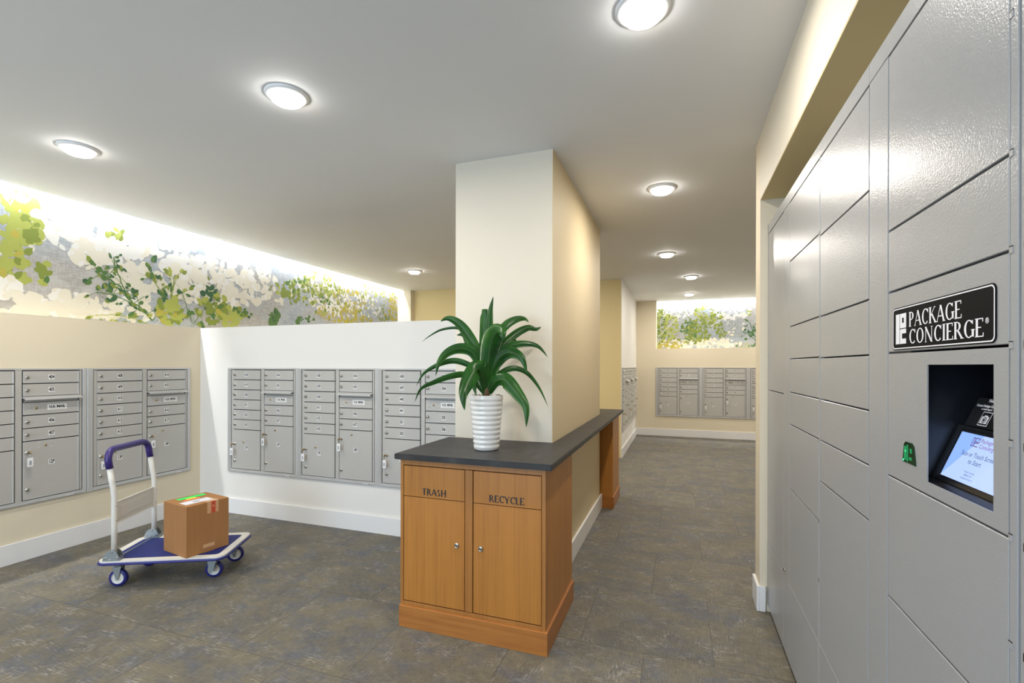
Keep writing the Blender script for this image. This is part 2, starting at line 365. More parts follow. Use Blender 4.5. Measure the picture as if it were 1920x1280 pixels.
# ------------------------------------------------------------------ murals
def mural(name, label, fn, quad, items, seed):
    """fn(px,py,off) -> point on the wall; sizes in metres"""
    rnd = random.Random(seed); mb = MB(); mb.fast_poly(quad, 'mural_ground'); lay = [0]; grid = {}
    def level(cx, cz, rad):
        """each printed shape lies just above the ones it overlaps"""
        c = .12; best = 0; cells = [(a, b_) for a in range(int((cx-rad)//c), int((cx+rad)//c)+1) for b_ in range(int((cz-rad)//c), int((cz+rad)//c)+1)]
        for k in cells:
            for (x, z, q, l) in grid.get(k, ()):
                if l > best and (x-cx)**2+(z-cz)**2 < (q+rad)**2: best = l
        for k in cells: grid.setdefault(k, []).append((cx, cz, rad, best+1))
        return 5e-6*(best+1)
    def leaf(cx, cz, r, ang, m, asp, off):
        n = 11; pts = []; off = level(cx, cz, r*1.2); p1, p2 = rnd.uniform(0, 6), rnd.uniform(0, 6)
        for i in range(n):
            a = 2*pi*i/n; rr = r*(1+.10*sin(2*a+p1)+.07*sin(3*a+p2)+rnd.uniform(-.05, .05)); x = rr*cos(a); z = rr*asp*sin(a)
            if i == 0: x *= 1.25
            pts.append(fn(cx+x*cos(ang)-z*sin(ang), cz+x*sin(ang)+z*cos(ang), off))
        mb.fast_poly(pts, m)
    def stem(pts, w, m, off):
        for (a, b_), (c_, d) in zip(pts, pts[1:]):
            dx, dz = c_-a, d-b_; l = math.hypot(dx, dz) or 1; nx, nz = -dz/l*w/2, dx/l*w/2; off = level((a+c_)/2, (b_+d)/2, l/2+w)
            mb.fast_poly([fn(a+nx, b_+nz, off), fn(a-nx, b_-nz, off), fn(c_-nx, d-nz, off), fn(c_+nx, d+nz, off)], m)
    for it in items:
        k = it[0]; lay[0] += 1
        if k == 'c':   # clump: u, z, ru, rz, n, leaf r, colours, aspect
            _, u, z, ru, rz, n, r, cols, asp = it
            tw = []
            for i in range(n):
                a = rnd.uniform(0, 2*pi); q = math.sqrt(rnd.random()); cu, cz = u+ru*q*cos(a), z+rz*q*sin(a)
                lay[0] += .0; leaf(cu, cz, r*rnd.uniform(.6, 1.3), rnd.uniform(0, 2*pi), (cols[0] if rnd.random() < .55 else rnd.choice(cols)), asp*rnd.uniform(.8, 1.15), 5e-5*lay[0]+i*6e-7)
                if i % 4 == 0: tw.append((cu, cz))
            for a, b_ in zip(tw, tw[1:]):
                if math.hypot(a[0]-b_[0], a[1]-b_[1]) < max(ru, rz)*.8: stem([a, ((a[0]+b_[0])/2+rnd.uniform(-.02, .02), (a[1]+b_[1])/2), b_], r*.14, cols[0], 5e-5*lay[0]-1e-5)
        else:          # branch: points, width, colour, leaf colours, leaf r
            _, pts, wd, m_, cols, r = it
            off = 5e-5*lay[0]; fine = []; cnt = [0]
            for (a, b_), (c_, d) in zip(pts, pts[1:]):
                for s_ in range(4): fine.append((a+(c_-a)*s_/4+rnd.uniform(-1, 1)*wd*.6, b_+(d-b_)*s_/4+rnd.uniform(-1, 1)*wd*.6))
            fine.append(pts[-1]); stem(fine, wd, m_, off)
            for i, p in enumerate(fine):
                if cols and i % 2 == 0:
                    for sg in (-1, 1):
                        a = rnd.uniform(.3, 1.3)*sg+ (0 if rnd.random() < .5 else pi); l = rnd.uniform(2.2, 5)*r
                        e = (p[0]+l*cos(a), p[1]+l*sin(a)); stem([p, e], wd*.45, m_, off+6e-6+cnt[0]*1e-6); cnt[0] += 1
                        for _ in range(rnd.randint(1, 3)): leaf(e[0]+rnd.uniform(-1, 1)*r*.9, e[1]+rnd.uniform(-1, 1)*r*.9, r*rnd.uniform(.6, 1.15), a, rnd.choice(cols), .68, off+1.2e-5+cnt[0]*1e-6); cnt[0] += 1
    o = mb.build(name); return tag(o, label, 'mural')
XM = XL-.2695
def px2(ax, k, pts): return [(lambda p: (p.y if ax == 0 else p.x, p.z))(on_plane(ax, k, *q)) for q in pts]
def clump(ax, k, x, y, rx, ry, n, r, cols, asp=.75):
    p = px2(ax, k, [(x, y), (x+rx, y), (x-rx, y), (x, y-ry), (x+r, y)])
    sc = (p[3][1]-p[0][1])/ry
    return ('c', (p[1][0]+p[2][0])/2, p[0][1], (p[1][0]-p[2][0])/2, p[3][1]-p[0][1], n, r*sc, cols, asp)
def branch(ax, k, pts, wd, m_, cols, r):
    q = px2(ax, k, pts); sc = (px2(ax, k, [(pts[0][0], pts[0][1]-10)])[0][1]-q[0][1])/10
    return ('b', q, wd*sc, m_, cols, r*sc)
K = (0, XM)
WH = ['m_white', 'm_white', 'm_cream']; CR = ['m_cream', 'm_white', 'm_cream']; YG = ['m_lime', 'm_olive', 'm_yellow', 'm_lime']; GR = ['m_green', 'm_olive', 'm_dark']
YO = ['m_yellow', 'm_yellow', 'm_olive', 'm_lime']
items = [
 branch(*K, [(0, 430), (40, 455), (90, 440), (150, 415), (185, 445), (230, 450)], 3.0, 'm_white', WH, 6),
 branch(*K, [(0, 475), (50, 455), (80, 450)], 3.0, 'm_white', WH, 6),
 clump(*K, 40, 385, 34, 26, 30, 11, ['m_lime', 'm_yellow', 'm_white'], .8), clump(*K, 110, 420, 55, 28, 30, 12, WH),
 clump(*K, 30, 440, 42, 36, 60, 8.5, YG), clump(*K, 20, 505, 32, 36, 40, 8, YG), clump(*K, 62, 430, 20, 22, 16, 9, ['m_olive', 'm_lime']), clump(*K, 82, 512, 20, 20, 14, 6.5, ['m_olive', 'm_lime', 'm_green']),
 clump(*K, 15, 540, 26, 20, 22, 9, WH), clump(*K, 105, 570, 80, 22, 60, 11, CR), clump(*K, 40, 595, 45, 14, 26, 11, CR),
 clump(*K, 195, 455, 70, 32, 60, 11, WH), clump(*K, 165, 480, 40, 22, 30, 9, CR), clump(*K, 255, 455, 35, 26, 26, 11, WH), clump(*K, 215, 440, 20, 12, 10, 5, ['m_lime', 'm_olive']),
 clump(*K, 260, 530, 55, 32, 60, 10, CR), clump(*K, 330, 480, 45, 34, 55, 9, WH), clump(*K, 350, 530, 45, 30, 55, 9, CR), clump(*K, 225, 580, 60, 22, 45, 9, CR),
 clump(*K, 410, 500, 40, 34, 60, 7.5, WH), clump(*K, 450, 540, 50, 30, 55, 7, CR), clump(*K, 420, 560, 35, 26, 32, 7.5, CR), clump(*K, 480, 500, 30, 24, 32, 6, WH),
 clump(*K, 520, 540, 30, 26, 26, 6, CR), clump(*K, 585, 520, 50, 26, 55, 4.5, WH), clump(*K, 650, 535, 45, 22, 70, 4, WH), clump(*K, 620, 565, 50, 22, 60, 4, CR),
 branch(*K, [(300, 600), (330, 560), (380, 545), (430, 535), (470, 525)], 2.2, 'm_cream', CR, 5),
 branch(*K, [(285, 602), (262, 575), (240, 560), (222, 535), (200, 520), (178, 508)], 2.4, 'm_green', GR, 5.2),
 branch(*K, [(240, 560), (228, 530), (215, 500), (213, 482)], 1.8, 'm_green', GR, 4.4),
 branch(*K, [(258, 573), (210, 552), (180, 548)], 1.5, 'm_green', GR, 4.2),
 branch(*K, [(320, 570), (300, 545), (285, 520), (278, 500)], 1.5, 'm_olive', GR, 5),
 branch(*K, [(330, 600), (322, 560), (326, 520)], 2, 'm_olive', ['m_lime', 'm_olive'], 6),
 branch(*K, [(360, 605), (350, 575), (342, 548)], 1.3, 'm_green', GR, 5), branch(*K, [(365, 605), (385, 575), (400, 550)], 1.3, 'm_green', GR, 5.5),
 branch(*K, [(180, 590), (215, 590), (260, 600), (290, 612)], 1.4, 'm_lime', ['m_lime', 'm_olive'], 4.5),
 clump(*K, 320, 585, 26, 26, 34, 7, ['m_lime', 'm_yellow', 'm_olive']), clump(*K, 400, 578, 30, 30, 50, 6, ['m_olive', 'm_green', 'm_lime']), clump(*K, 430, 594, 26, 16, 26, 7, ['m_lime', 'm_yellow', 'm_olive']),
 clump(*K, 392, 548, 14, 10, 9, 5.5, ['m_dark', 'm_green']), clump(*K, 448, 580, 12, 14, 8, 5, GR), clump(*K, 465, 590, 10, 6, 6, 5, GR),
 clump(*K, 516, 597, 10, 15, 20, 6, ['m_green', 'm_green', 'm_dark']), clump(*K, 545, 548, 18, 22, 34, 4.6, ['m_olive', 'm_green', 'm_lime']), clump(*K, 515, 540, 10, 12, 7, 4, ['m_olive', 'm_lime']),
 clump(*K, 572, 545, 26, 26, 60, 3.8, ['m_olive', 'm_lime', 'm_green']), clump(*K, 600, 535, 30, 24, 50, 3.4, ['m_lime', 'm_olive']), clump(*K, 625, 560, 26, 30, 70, 3.2, ['m_olive', 'm_lime', 'm_green']),
 clump(*K, 645, 590, 55, 16, 130, 3.2, YO), clump(*K, 655, 565, 35, 24, 80, 3.0, YO), clump(*K, 640, 575, 30, 20, 40, 3, WH), clump(*K, 700, 555, 25, 26, 50, 2.6, ['m_lime', 'm_olive']), clump(*K, 690, 575, 24, 20, 40, 3, WH),
 clump(*K, 738, 575, 10, 28, 70, 2.6, YO), clump(*K, 718, 590, 14, 12, 30, 2.4, ['m_olive', 'm_yellow']), clump(*K, 575, 598, 20, 6, 12, 3.2, GR), clump(*K, 560, 600, 8, 6, 6, 4, GR),
]
def fnL(u, z, off): return (XM+.0006+off, min(max(u, 1.0), 7.118), min(max(z, 1.70), H+.24))
mural('leaf_mural', 'wide wallpaper mural of green leaves and white blossom on grey above the left mailbox wall', fnL,
      [(XM+.0004, -3.2, 1.70), (XM+.0004, 7.119, 1.70), (XM+.0004, 7.119, H+.25), (XM+.0004, -3.2, H+.25)], items, 4)
YMF = YF+.2705
K = (1, YMF)
items = [
 clump(*K, 1262, 585, 36, 14, 68, 2.88, WH), clump(*K, 1300, 645, 90, 10, 153, 3.17, CR), clump(*K, 1370, 585, 40, 14, 85, 3.24, WH), clump(*K, 1375, 615, 26, 18, 51, 2.88, ['m_grey', 'm_cream']),
 clump(*K, 1240, 610, 10, 32, 102, 2.16, ['m_olive', 'm_lime', 'm_green']), clump(*K, 1258, 612, 14, 26, 85, 2.16, ['m_lime', 'm_olive']), clump(*K, 1255, 648, 24, 8, 61, 2.16, YO),
 clump(*K, 1292, 618, 16, 20, 93, 2.16, ['m_green', 'm_olive']), clump(*K, 1312, 620, 22, 22, 119, 2.16, ['m_olive', 'm_lime', 'm_green']), clump(*K, 1322, 588, 22, 14, 51, 2.16, ['m_lime', 'm_yellow', 'm_olive']),
 clump(*K, 1343, 600, 14, 16, 57, 2.30, ['m_olive', 'm_lime']), clump(*K, 1352, 624, 10, 10, 27, 2.02, ['m_olive']), clump(*K, 1300, 636, 30, 8, 51, 2.02, ['m_olive', 'm_lime']),
 branch(*K, [(1232, 632), (1258, 608), (1283, 578)], 1.2, 'm_cream', None, 3), branch(*K, [(1280, 582), (1300, 605), (1325, 630)], 1.1, 'm_olive', None, 3), branch(*K, [(1332, 612), (1360, 594), (1382, 580), (1400, 592)], 1.3, 'm_white', None, 3),
 branch(*K, [(1418, 640), (1406, 626), (1392, 622)], 1.1, 'm_dark', ['m_dark', 'm_green'], 2.6), branch(*K, [(1418, 636), (1410, 618), (1406, 604)], 1.0, 'm_dark', ['m_dark', 'm_green'], 2.4),
 clump(*K, 1404, 586, 5, 4, 8, 1.87, ['m_lime']), clump(*K, 1460, 610, 40, 30, 204, 2.88, YG), clump(*K, 1395, 650, 16, 6, 20, 1.80, ['m_lime', 'm_green']),
]
def fnF(u, z, off): return (min(max(u, -.428), 3.1), YMF-.0016-off, min(max(z, 1.70), H+.24))
mural('leaf_mural', 'small wallpaper mural of green leaves above the far mailboxes at the end of the hall', fnF,
      [(-.429, YMF-.001, 1.70), (3.14, YMF-.001, 1.70), (3.14, YMF-.001, H+.25), (-.429, YMF-.001, H+.25)], items, 9)
# cove strips (the fixture up in each slot)
s = MB().box(-4.60, -4.535, -3.1, 7.05, 2.812, 2.85, 'lamp_trim'); tag(s.build('cove_light_strip'), 'linear light strip tucked in the ceiling slot above the left leaf mural', 'light fixture')
s = MB().box(-.38, 3.1, 10.015, 10.08, 2.812, 2.85, 'lamp_trim'); tag(s.build('cove_light_strip'), 'linear light strip tucked in the ceiling slot above the far leaf mural', 'light fixture')

# ------------------------------------------------------------------ ceiling lights
def ring_mesh():
    a = MB().lathe([(.098, 0), (.099, -.004), (.096, -.009), (.084, -.014), (.073, -.017), (.070, -.014), (.070, 0)], 'lamp_trim', 40)
    return a
LP = [((-3.406, 1.821), 'round white ceiling light nearest the left mural, leftmost of the front row'),
      ((-1.786, 1.795), 'round white ceiling light in the middle of the front row, over the open floor'),
      ((-.128, 1.788), 'large round white ceiling light nearest the camera at the top of the photo'),
      ((-.122, 3.638), 'round white ceiling light over the hall beside the cream column'),
      ((-.139, 5.77), 'round white ceiling light over the hall just past the column end'),
      ((.162, 7.341), 'round white ceiling light in the far room, nearer of the last two'),
      ((.165, 9.078), 'round white ceiling light in the far room just before the far mural'),
      ((-3.434, 5.702), 'small distant ceiling light above the space behind the middle mailbox wall'),
      ((-1.80, 5.70), 'round white ceiling light hidden behind the cream column'),
      ((-3.406, -.4), 'round white ceiling light behind the camera on the left side'),
      ((-1.786, -.4), 'round white ceiling light behind the camera in the middle'),
      ((-.5, -.6), 'round white ceiling light behind the camera beside the parcel lockers'),
      ((1.85, 9.078), 'added ceiling light in the far room hidden by the right wall stub, nearer the mural'),  # this and the next are unseen lamps added to brighten the far room
      ((1.85, 7.341), 'added ceiling light in the far room hidden by the right wall stub, nearer the hall')]
first = None
for (x, y), lab in LP:
    r = thing('ceiling_light', lab, 'ceiling light', (x, y, H), 0, 'round ceiling lights')
    if first is None:
        tr = ring_mesh().build('trim_ring', r)
        df = MB().lathe([(.071, -.012), (.069, -.030), (.058, -.037), (.03, -.041), (0, -.042)], 'lamp_lens', 32).build('diffuser', r)
        first = (tr, df)
    else:
        for q in first: cc = q.copy(); COL.objects.link(cc); cc.parent = r
    l = bpy.data.lights.new('lamp_light', 'AREA'); l.shape = 'DISK'; l.size = .13; l.energy = LAMP_W; l.color = LAMP_C
    lo = bpy.data.objects.new('lamp_light', l); COL.objects.link(lo); lo.location = (0, 0, -.046); lo.parent = r

# ------------------------------------------------------------------ mailboxes   (local: x along wall, front = -y, z up)
UW = .824; MZ0, MZ1 = .388, 1.351; ROW = .0917; TOPZ = 1.334
DL = (.070, .446); DWD = .328
def mail_frame():
    b = MB()
    b.box(.004, UW-.004, -.004, -.0005, MZ0+.004, MZ1-.004, 'mail_dark')
    for x0, x1 in ((0, .040), (UW-.026, UW)):
        b.box(x0, x1, -.015, -.0005, MZ0, MZ1, 'mail_trim', .0015)
    b.box(.010, .016, -.0175, -.014, MZ0+.02, MZ1-.01, 'mail_trim'); b.box(.026, .031, -.0175, -.014, MZ0+.02, MZ1-.01, 'mail_trim')
    b.box(.0401, UW-.0261, -.015, -.0005, MZ1-.013, MZ1, 'mail_trim', .0015); b.box(.0401, UW-.0261, -.015, -.0005, MZ0, MZ0+.030, 'mail_trim', .0015)
    b.box(.041, UW-.027, -.019, -.014, MZ0+.008, MZ0+.013, 'mail_trim')
    b.box(.046, .068, -.009, -.003, MZ0+.034, MZ1-.016, 'mail_metal')                       # inner left reveal
    b.box(.404, .440, -.013, -.003, MZ0+.030, MZ1-.013, 'mail_metal', .002)                 # mullion
    b.box(.778, .792, -.013, -.003, MZ0+.034, MZ1-.016, 'mail_metal', .001)
    b.box(.5, .535, -.0155, -.014, MZ0+.006, MZ0+.014, 'sticker') if False else None
    b.box(.69, .74, -.0193, -.0189, MZ0+.0085, MZ0+.0125, 'sticker'); b.box(.745, .752, -.0194, -.0189, MZ0+.0085, MZ0+.0125, 'black_ink')
    return b
def door_mesh(h):
    b = MB(); b.box(0, DWD, -.014, -.005, .0035, h-.0035, 'mail_metal', .0012)
    b.box(DWD-.009, DWD-.001, -.0175, -.013, .003, h-.004, 'mail_trim', .001)
    b.box(.001, DWD-.010, -.0165, -.013, .0036, .0075, 'mail_trim', .0008)
    return b
def rot_front(): return Matrix.Rotation(radians(90), 4, 'X')
def lock_mesh():
    b = MB(); b.lathe([(0, .0275), (.0065, .0275), (.0105, .0245), (.0115, .014), (.0145, .0135), (.015, .0125)], 'chrome', 16, rot_front())
    b.box(-.0015, .0015, -.0279, -.0272, -.005, .005, 'dark_hole'); return b
def rivets(b, x, z):
    for dx in (-.036, .036):
        for dz in (-.016, .016): b.lathe([(0, .0165), (.004, .016), (.0055, .0138)], 'mail_trim', 10, Matrix.Translation((x+dx, 0, z+dz)) @ rot_front())
    b.lathe([(0, .0185), (.007, .0185), (.0085, .0138)], 'brass', 14, Matrix.Translation((x, 0, z)) @ rot_front())
    b.box(x-.001, x+.001, -.0189, -.0184, z-.004, z+.004, 'dark_hole')
M_FRAME = mail_frame().build('x').data
M_ROW = door_mesh(ROW).build('x').data; M_LOCK = lock_mesh().build('x').data
def parcel(zt):
    h = zt-.420; b = door_mesh(h); return b
P1Z = TOPZ-6*ROW; US_T = TOPZ-2*ROW-.040; P2Z = US_T-.092-2*ROW
b = parcel(P1Z); rivets(b, .125, P1Z-.42-.115); M_P1 = b.build('x').data
b = parcel(P2Z); rivets(b, .125, P2Z-.42-.040); M_P2 = b.build('x').data
b = door_mesh(.092); rivets(b, .072, .048); b.lathe([(0, .0165), (.004, .016), (.0055, .0138)], 'mail_trim', 10, Matrix.Translation((.285, 0, .052)) @ rot_front())
b.box(.135, .252, -.0148, -.0139, .030, .070, 'sticker', 0)
b.text('U.S. MAIL', .1935, .052, .0235, 'black_ink', -.0151, .0011, 1.0); b.box(.152, .238, -.0150, -.0147, .0365, .0380, 'black_ink'); M_US = b.build('x').data
b = MB(); b.prism([(-.006, .041), (-.014, .040), (-.054, .022), (-.056, .017), (-.051, .016), (-.014, .030), (-.006, .030)], 0, -.004, DWD+.006, 'mail_trim', .0006)
b.box(.004, DWD-.004, -.007, -.005, .0, .034, 'mail_metal'); b.box(.006, DWD-.006, -.0078, -.0068, .014, .031, 'dark_hole'); M_FLAP = b.build('x').data
for o in [o for o in bpy.data.objects if o.name.split('.')[0] == 'x']: bpy.data.objects.remove(o)
LAB = {}
def num_label(txt):
    if txt not in LAB:
        b = MB(); w_ = .036
        b.box(-w_/2, w_/2, -.0147, -.0139, -.0175, .0175, 'sticker', .0); b.text(txt, 0, 0, .036, 'black_ink', -.0150, .0013, .60)
        o = b.build('y'); LAB[txt] = o.data; bpy.data.objects.remove(o)
    return LAB[txt]
def part(name, me, parent, loc):
    o = bpy.data.objects.new(name, me); COL.objects.link(o); o.parent = parent; o.location = loc; return o
def key_ring(world_root, lx, lz, lab, sw=0.):
    """key in the parcel lock, ring and white tag; local frame of the unit"""
    mw = Matrix.Translation(world_root.location) @ Matrix.Rotation(world_root.rotation_euler.z, 4, 'Z')
    p = mw @ Vector((lx, -.0302, lz))
    k = thing('tagged_key', lab, 'key', p, world_root.rotation_euler.z, 'tagged keys in the parcel locks')
    MB().box(-.0015, .0015, -.014, .002, -.004, .004, 'brass').lathe([(0, .003), (.010, .003), (.011, 0), (.010, -.003), (0, -.003)], 'brass', 14, Matrix.Translation((0, -.020, 0)) @ Matrix.Rotation(radians(90), 4, 'Y')).build('key_blade', k)
    MB().tube([(.002*cos(a)-.001, -.022+.006*sin(a)*.5, -.016+.014*cos(a)) for a in [2*pi*i/16 for i in range(16)]], .0013, 'chrome', 6, True).build('key_ring', k)
    b = MB().box(-.016+sw, .016+sw, -.024, -.020, -.098, -.034, 'sticker', .003, 2); b.box(-.007+sw, .007+sw, -.0244, -.0239, -.085, -.055, 'paper_print') ; b.build('tag', k)
def mail_unit(label, x, y, rz, c1, p1, c2, p2, keys=(1, 1), grp='recessed grey mailbox units', wall=''):
    u = thing('mailbox_unit', label, 'mailbox', (x, y, 0), rz, grp)
    part('frame', M_FRAME, u, (0, 0, 0))
    def door(me, cx, z, txt, h, ly=None, lz=None, cz=None, nm='mailbox_door'):
        d = part(nm, me, u, (cx, 0, z)); d_l = [(.022, h/2 if lz is None else lz)]
        if nm == 'parcel_door': d_l.append((.022, .075))
        for a, c_ in d_l: part('lock', M_LOCK, d, (a, 0, c_))
        if txt: part('number_label', num_label(txt), d, (DWD/2-.004, 0, h/2 if cz is None else cz))
    for i, n in enumerate(c1): door(M_ROW, DL[0], TOPZ-(i+1)*ROW, n, ROW)
    h1 = P1Z-.42; door(M_P1, DL[0], .42, p1, h1, lz=h1-.135, cz=h1-.165, nm='parcel_door')
    for i, n in enumerate(c2[:2]): door(M_ROW, DL[1], TOPZ-(i+1)*ROW, n, ROW)
    part('mail_slot', M_FLAP, u, (DL[1], 0, US_T)); part('carrier_door', M_US, u, (DL[1], 0, US_T-.092))
    for i, n in enumerate(c2[2:]): door(M_ROW, DL[1], US_T-.092-(i+1)*ROW, n, ROW)
    h2 = P2Z-.42; door(M_P2, DL[1], .42, p2, h2, lz=h2-.078, cz=h2-.165, nm='parcel_door')
    if keys[0]: key_ring(u, DL[0]+.022, .42+h1-.135, 'key with white tag hanging from '+wall+' parcel door %s' % keys[0])
    if keys[1]: key_ring(u, DL[1]+.022, .42+h2-.078, 'key with white tag hanging from '+wall+' parcel door %s' % keys[1])
    return u
N = lambda a, n: [str(a+i) for i in range(n)]
Q = pi/2
mail_unit('grey mailbox unit with doors 404 to 407 and 12P, cut by the left photo edge', XL, 1.551, Q, [None]*6, None, N(404, 4), '12P', (None, '12P'), wall='left wall')
mail_unit('grey mailbox unit with doors 408 to 417 beside the left corner, behind the cart handle', XL, 2.378, Q, N(408, 6), '13P', N(414, 4), '14P', ('13P', '14P'), wall='left wall')
mail_unit('grey mailbox unit with doors 418 to 427 on the middle wall next to the corner', -3.977, YM, 0, N(418, 6), '15P', N(424, 4), '16P', ('15P', '16P'), wall='middle wall')
mail_unit('grey mailbox unit with doors 428 to 437, second from the corner on the middle wall', -3.153, YM, 0, N(428, 6), '17P', N(434, 4), '18P', ('17P', '18P'), wall='middle wall')
mail_unit('grey mailbox unit with doors 438 to 505, partly behind the plant and the wood cabinet', -2.329, YM, 0, ['438', '439', '440', '441', '501', '502'], '19P', ['503', '504', '505', '506'], '20P', ('19P', None), wall='middle wall')
mail_unit('grey mailbox unit at the left end of the far wall, under the leaf mural edge', -.436, YF, 0, ['804', '805', '806', '807', '808', '809'], '5P', ['810', '811', '812', '813'], '6P', ('at left end of far wall', None), wall='the')
mail_unit('grey mailbox unit in the middle of the far wall with two white key tags', .388, YF, 0, ['814', '815', '816', '817', '818', '819'], '7P', ['820', '821', '827', '828'], '8P', ('left, middle unit of far wall', 'right, middle unit of far wall'), wall='the')
mail_unit('grey mailbox unit on the far wall cut off by the right wall stub', 1.212, YF, 0, [None]*6, None, [None]*4, None, ('beside the right wall stub', None), wall='the')
mail_unit('grey mailbox unit seen edge-on in the passage, nearest the counter end', XF, 7.29, Q, [None]*6, None, [None]*4, None, ('nearest in the passage, left', 'nearest in the passage, right'), wall='the')
mail_unit('grey mailbox unit seen edge-on in the passage, middle of three', XF, 8.114, Q, [None]*6, None, [None]*4, None, ('of middle passage unit, left', 'of middle passage unit, right'), wall='the')
mail_unit('grey mailbox unit seen edge-on in the passage, nearest the far corner', XF, 8.938, Q, [None]*6, None, [None]*4, None, ('of farthest passage unit, left', 'of farthest passage unit, right'), wall='the')

# ------------------------------------------------------------------ counter and cabinets
ZC = .915
c = MB()
def ctop(x0, x1, y0, y1): pass
outline = [(-1.409, 2.140), (-.556, 2.140), (-.556, 5.14), (-1.9, 5.14), (-1.9, YC1+.001), (XC1+.001, YC1+.001), (XC1+.001, YC0-.001), (-1.409, YC0-.001)]
bmc = bmesh.new(); v0 = [bmc.verts.new((x, y, ZC-.030)) for x, y in outline]; f = bmc.faces.new(v0)
ex = bmesh.ops.extrude_face_region(bmc, geom=[f]); bmesh.ops.translate(bmc, vec=(0, 0, .030), verts=[g for g in ex['geom'] if isinstance(g, bmesh.types.BMVert)])
bmesh.ops.recalc_face_normals(bmc, faces=bmc.faces[:]); bmesh.ops.bevel(bmc, geom=bmc.edges[:], offset=.004, segments=2, affect='EDGES')
c.merge(bmc, 'slate'); tag(c.build('countertop'), 'long dark slate countertop wrapping the cream column and running down the hall', 'countertop')
FY = 2.178
cab = thing('waste_cabinet', 'wooden trash and recycle cabinet standing in front of the cream column', 'cabinet', (-.995, 2.47, 0))
def cb_(mb, nm, par): 
    o = mb.build(nm, par); o.location = -Vector(cab.location) if par is cab else (0, 0, 0); return o
X0, X1 = -1.393, -.596
b = MB(); b.box(X0, X1, FY+.02, YC0-.002, .112, ZC-.032, 'wood', .001)
b.box(X0, X0+.018, FY, FY+.0199, .112, ZC-.032, 'wood_edge', .001); b.box(X1-.020, X1, FY, FY+.0199, .112, ZC-.032, 'wood_edge', .001)
b.box(-1.017, -.976, FY, FY+.0199, .136, .850, 'wood_edge', .001)
b.box(X0+.0181, X1-.0201, FY, FY+.0199, .853, ZC-.032, 'wood_edge', .001); b.box(X0+.0181, X1-.0201, FY, FY+.0199, .112, .133, 'wood_edge', .001)
b.box(X0+.018, X1-.02, FY+.016, FY+.0205, .13, .855, 'dark_hole')
cb_(b, 'carcass', cab)
cb_(MB().box(X0-.002, X1+.012, FY-.011, YC0-.002, 0, .1125, 'wood_flat', .0015), 'plinth', cab)
for nm, a0, a1, txt, lx, tx in (('trash', -1.3725, -1.0205, 'TRASH', -1.062, (-1.264, -1.122)), ('recycle', -.9715, -.6185, 'RECYCLE', -.931, (-.887, -.703))):
    pn = cb_(MB().box(a0, a1, FY+.001, FY+.018, .6895, .848, 'wood', .001), 'swing_flap', cab); pn['label'] = 'upper wooden flap lettered %s' % txt
    lt = MB(); letters(lt, txt, tx[0], tx[1], .702, .737, FY-.0004, 'black_ink', .18, .095, False); cb_(lt, 'lettering', pn)
    d = cb_(MB().box(a0, a1, FY+.001, FY+.018, .138, .686, 'wood', .001), 'cabinet_door', cab)
    lk = MB().lathe([(0, .0075), (.0065, .0075), (.0072, .0055), (.0085, .0085), (.0115, .008), (.0135, 0)], 'chrome', 20, rot_front()); lk.box(-.0025, .0025, -.0082, -.0072, -.005, .004, 'dark_hole')
    lo = lk.build('lock', d); lo.location = (lx, FY+.001, .4635)
ep = thing('counter_leg', 'brown wooden end panel holding up the far end of the slate counter', 'counter support', (-.67, 4.88, 0))
b = MB().box(XC1-.03, -.602, 4.640, 5.125, .112, ZC-.032, 'wood', .0015); o = b.build('panel', ep); o.location = -Vector(ep.location)
b = MB().box(XC1-.03, -.592, 4.632, 5.132, 0, .112, 'wood_flat', .0015); o = b.build('plinth', ep); o.location = -Vector(ep.location)
tag(MB().box(-1.9, XC1-.031, 4.64, 5.12, 0, ZC-.031, 'paint_sand').build('wall_counter'), kind='structure')

# ------------------------------------------------------------------ potted plant
PX, PY = -1.002, 2.421; PR = 2.613
pl = thing('potted_plant', 'leafy green dracaena in a ribbed white vase on the slate counter', 'potted plant', (PX, PY, ZC))
prof = [(0, 0), (.060, 0), (.066, .004)]
nr = 11; ph = .288
for i in range(nr):
    for s_ in range(6):
        q = (i+s_/6)/nr; rb = .068+.024*q; prof.append((rb+.0035*abs(sin(pi*s_/6))-.001, .006+ph*q))
prof += [(.0935, .296), (.0935, .300), (.088, .300), (.083, .285), (.080, .265), (0, .262)]
MB().lathe(prof, 'ceramic', 48).build('pot', pl)
rnd = random.Random(3); b = MB().lathe([(.081, .270), (.05, .278), (.02, .284), (0, .286)], 'soil', 20)
for i in range(40):
    a = rnd.uniform(0, 2*pi); r_ = rnd.uniform(.01, .075); p = Vector((r_*cos(a), r_*sin(a), .282)); q = p+Vector((rnd.uniform(-.03, .03), rnd.uniform(-.03, .03), rnd.uniform(0, .022)))
    b.tube([p, (p+q)/2+Vector((0, 0, .006)), q], .0017, 'stem_brown', 5)
b.build('soil', pl)
MB().tube([(0, 0, .27), (.002, 0, .32), (-.002, 0, .36)], [.018, .015, .010], 'stem_brown', 10).build('stem', pl)
def spline(pts, n):
    out = []; P = [pts[0]]+list(pts)+[pts[-1]]
    for i in range(1, len(P)-2):
        for s_ in range(n):
            t_ = s_/n; a, b_, c_, d = P[i-1], P[i], P[i+1], P[i+2]
            out.append(.5*((2*b_)+(c_-a)*t_+(2*a-5*b_+4*c_-d)*t_**2+(3*b_-a-3*c_+d)*t_**3))
    out.append(P[-2]); return out
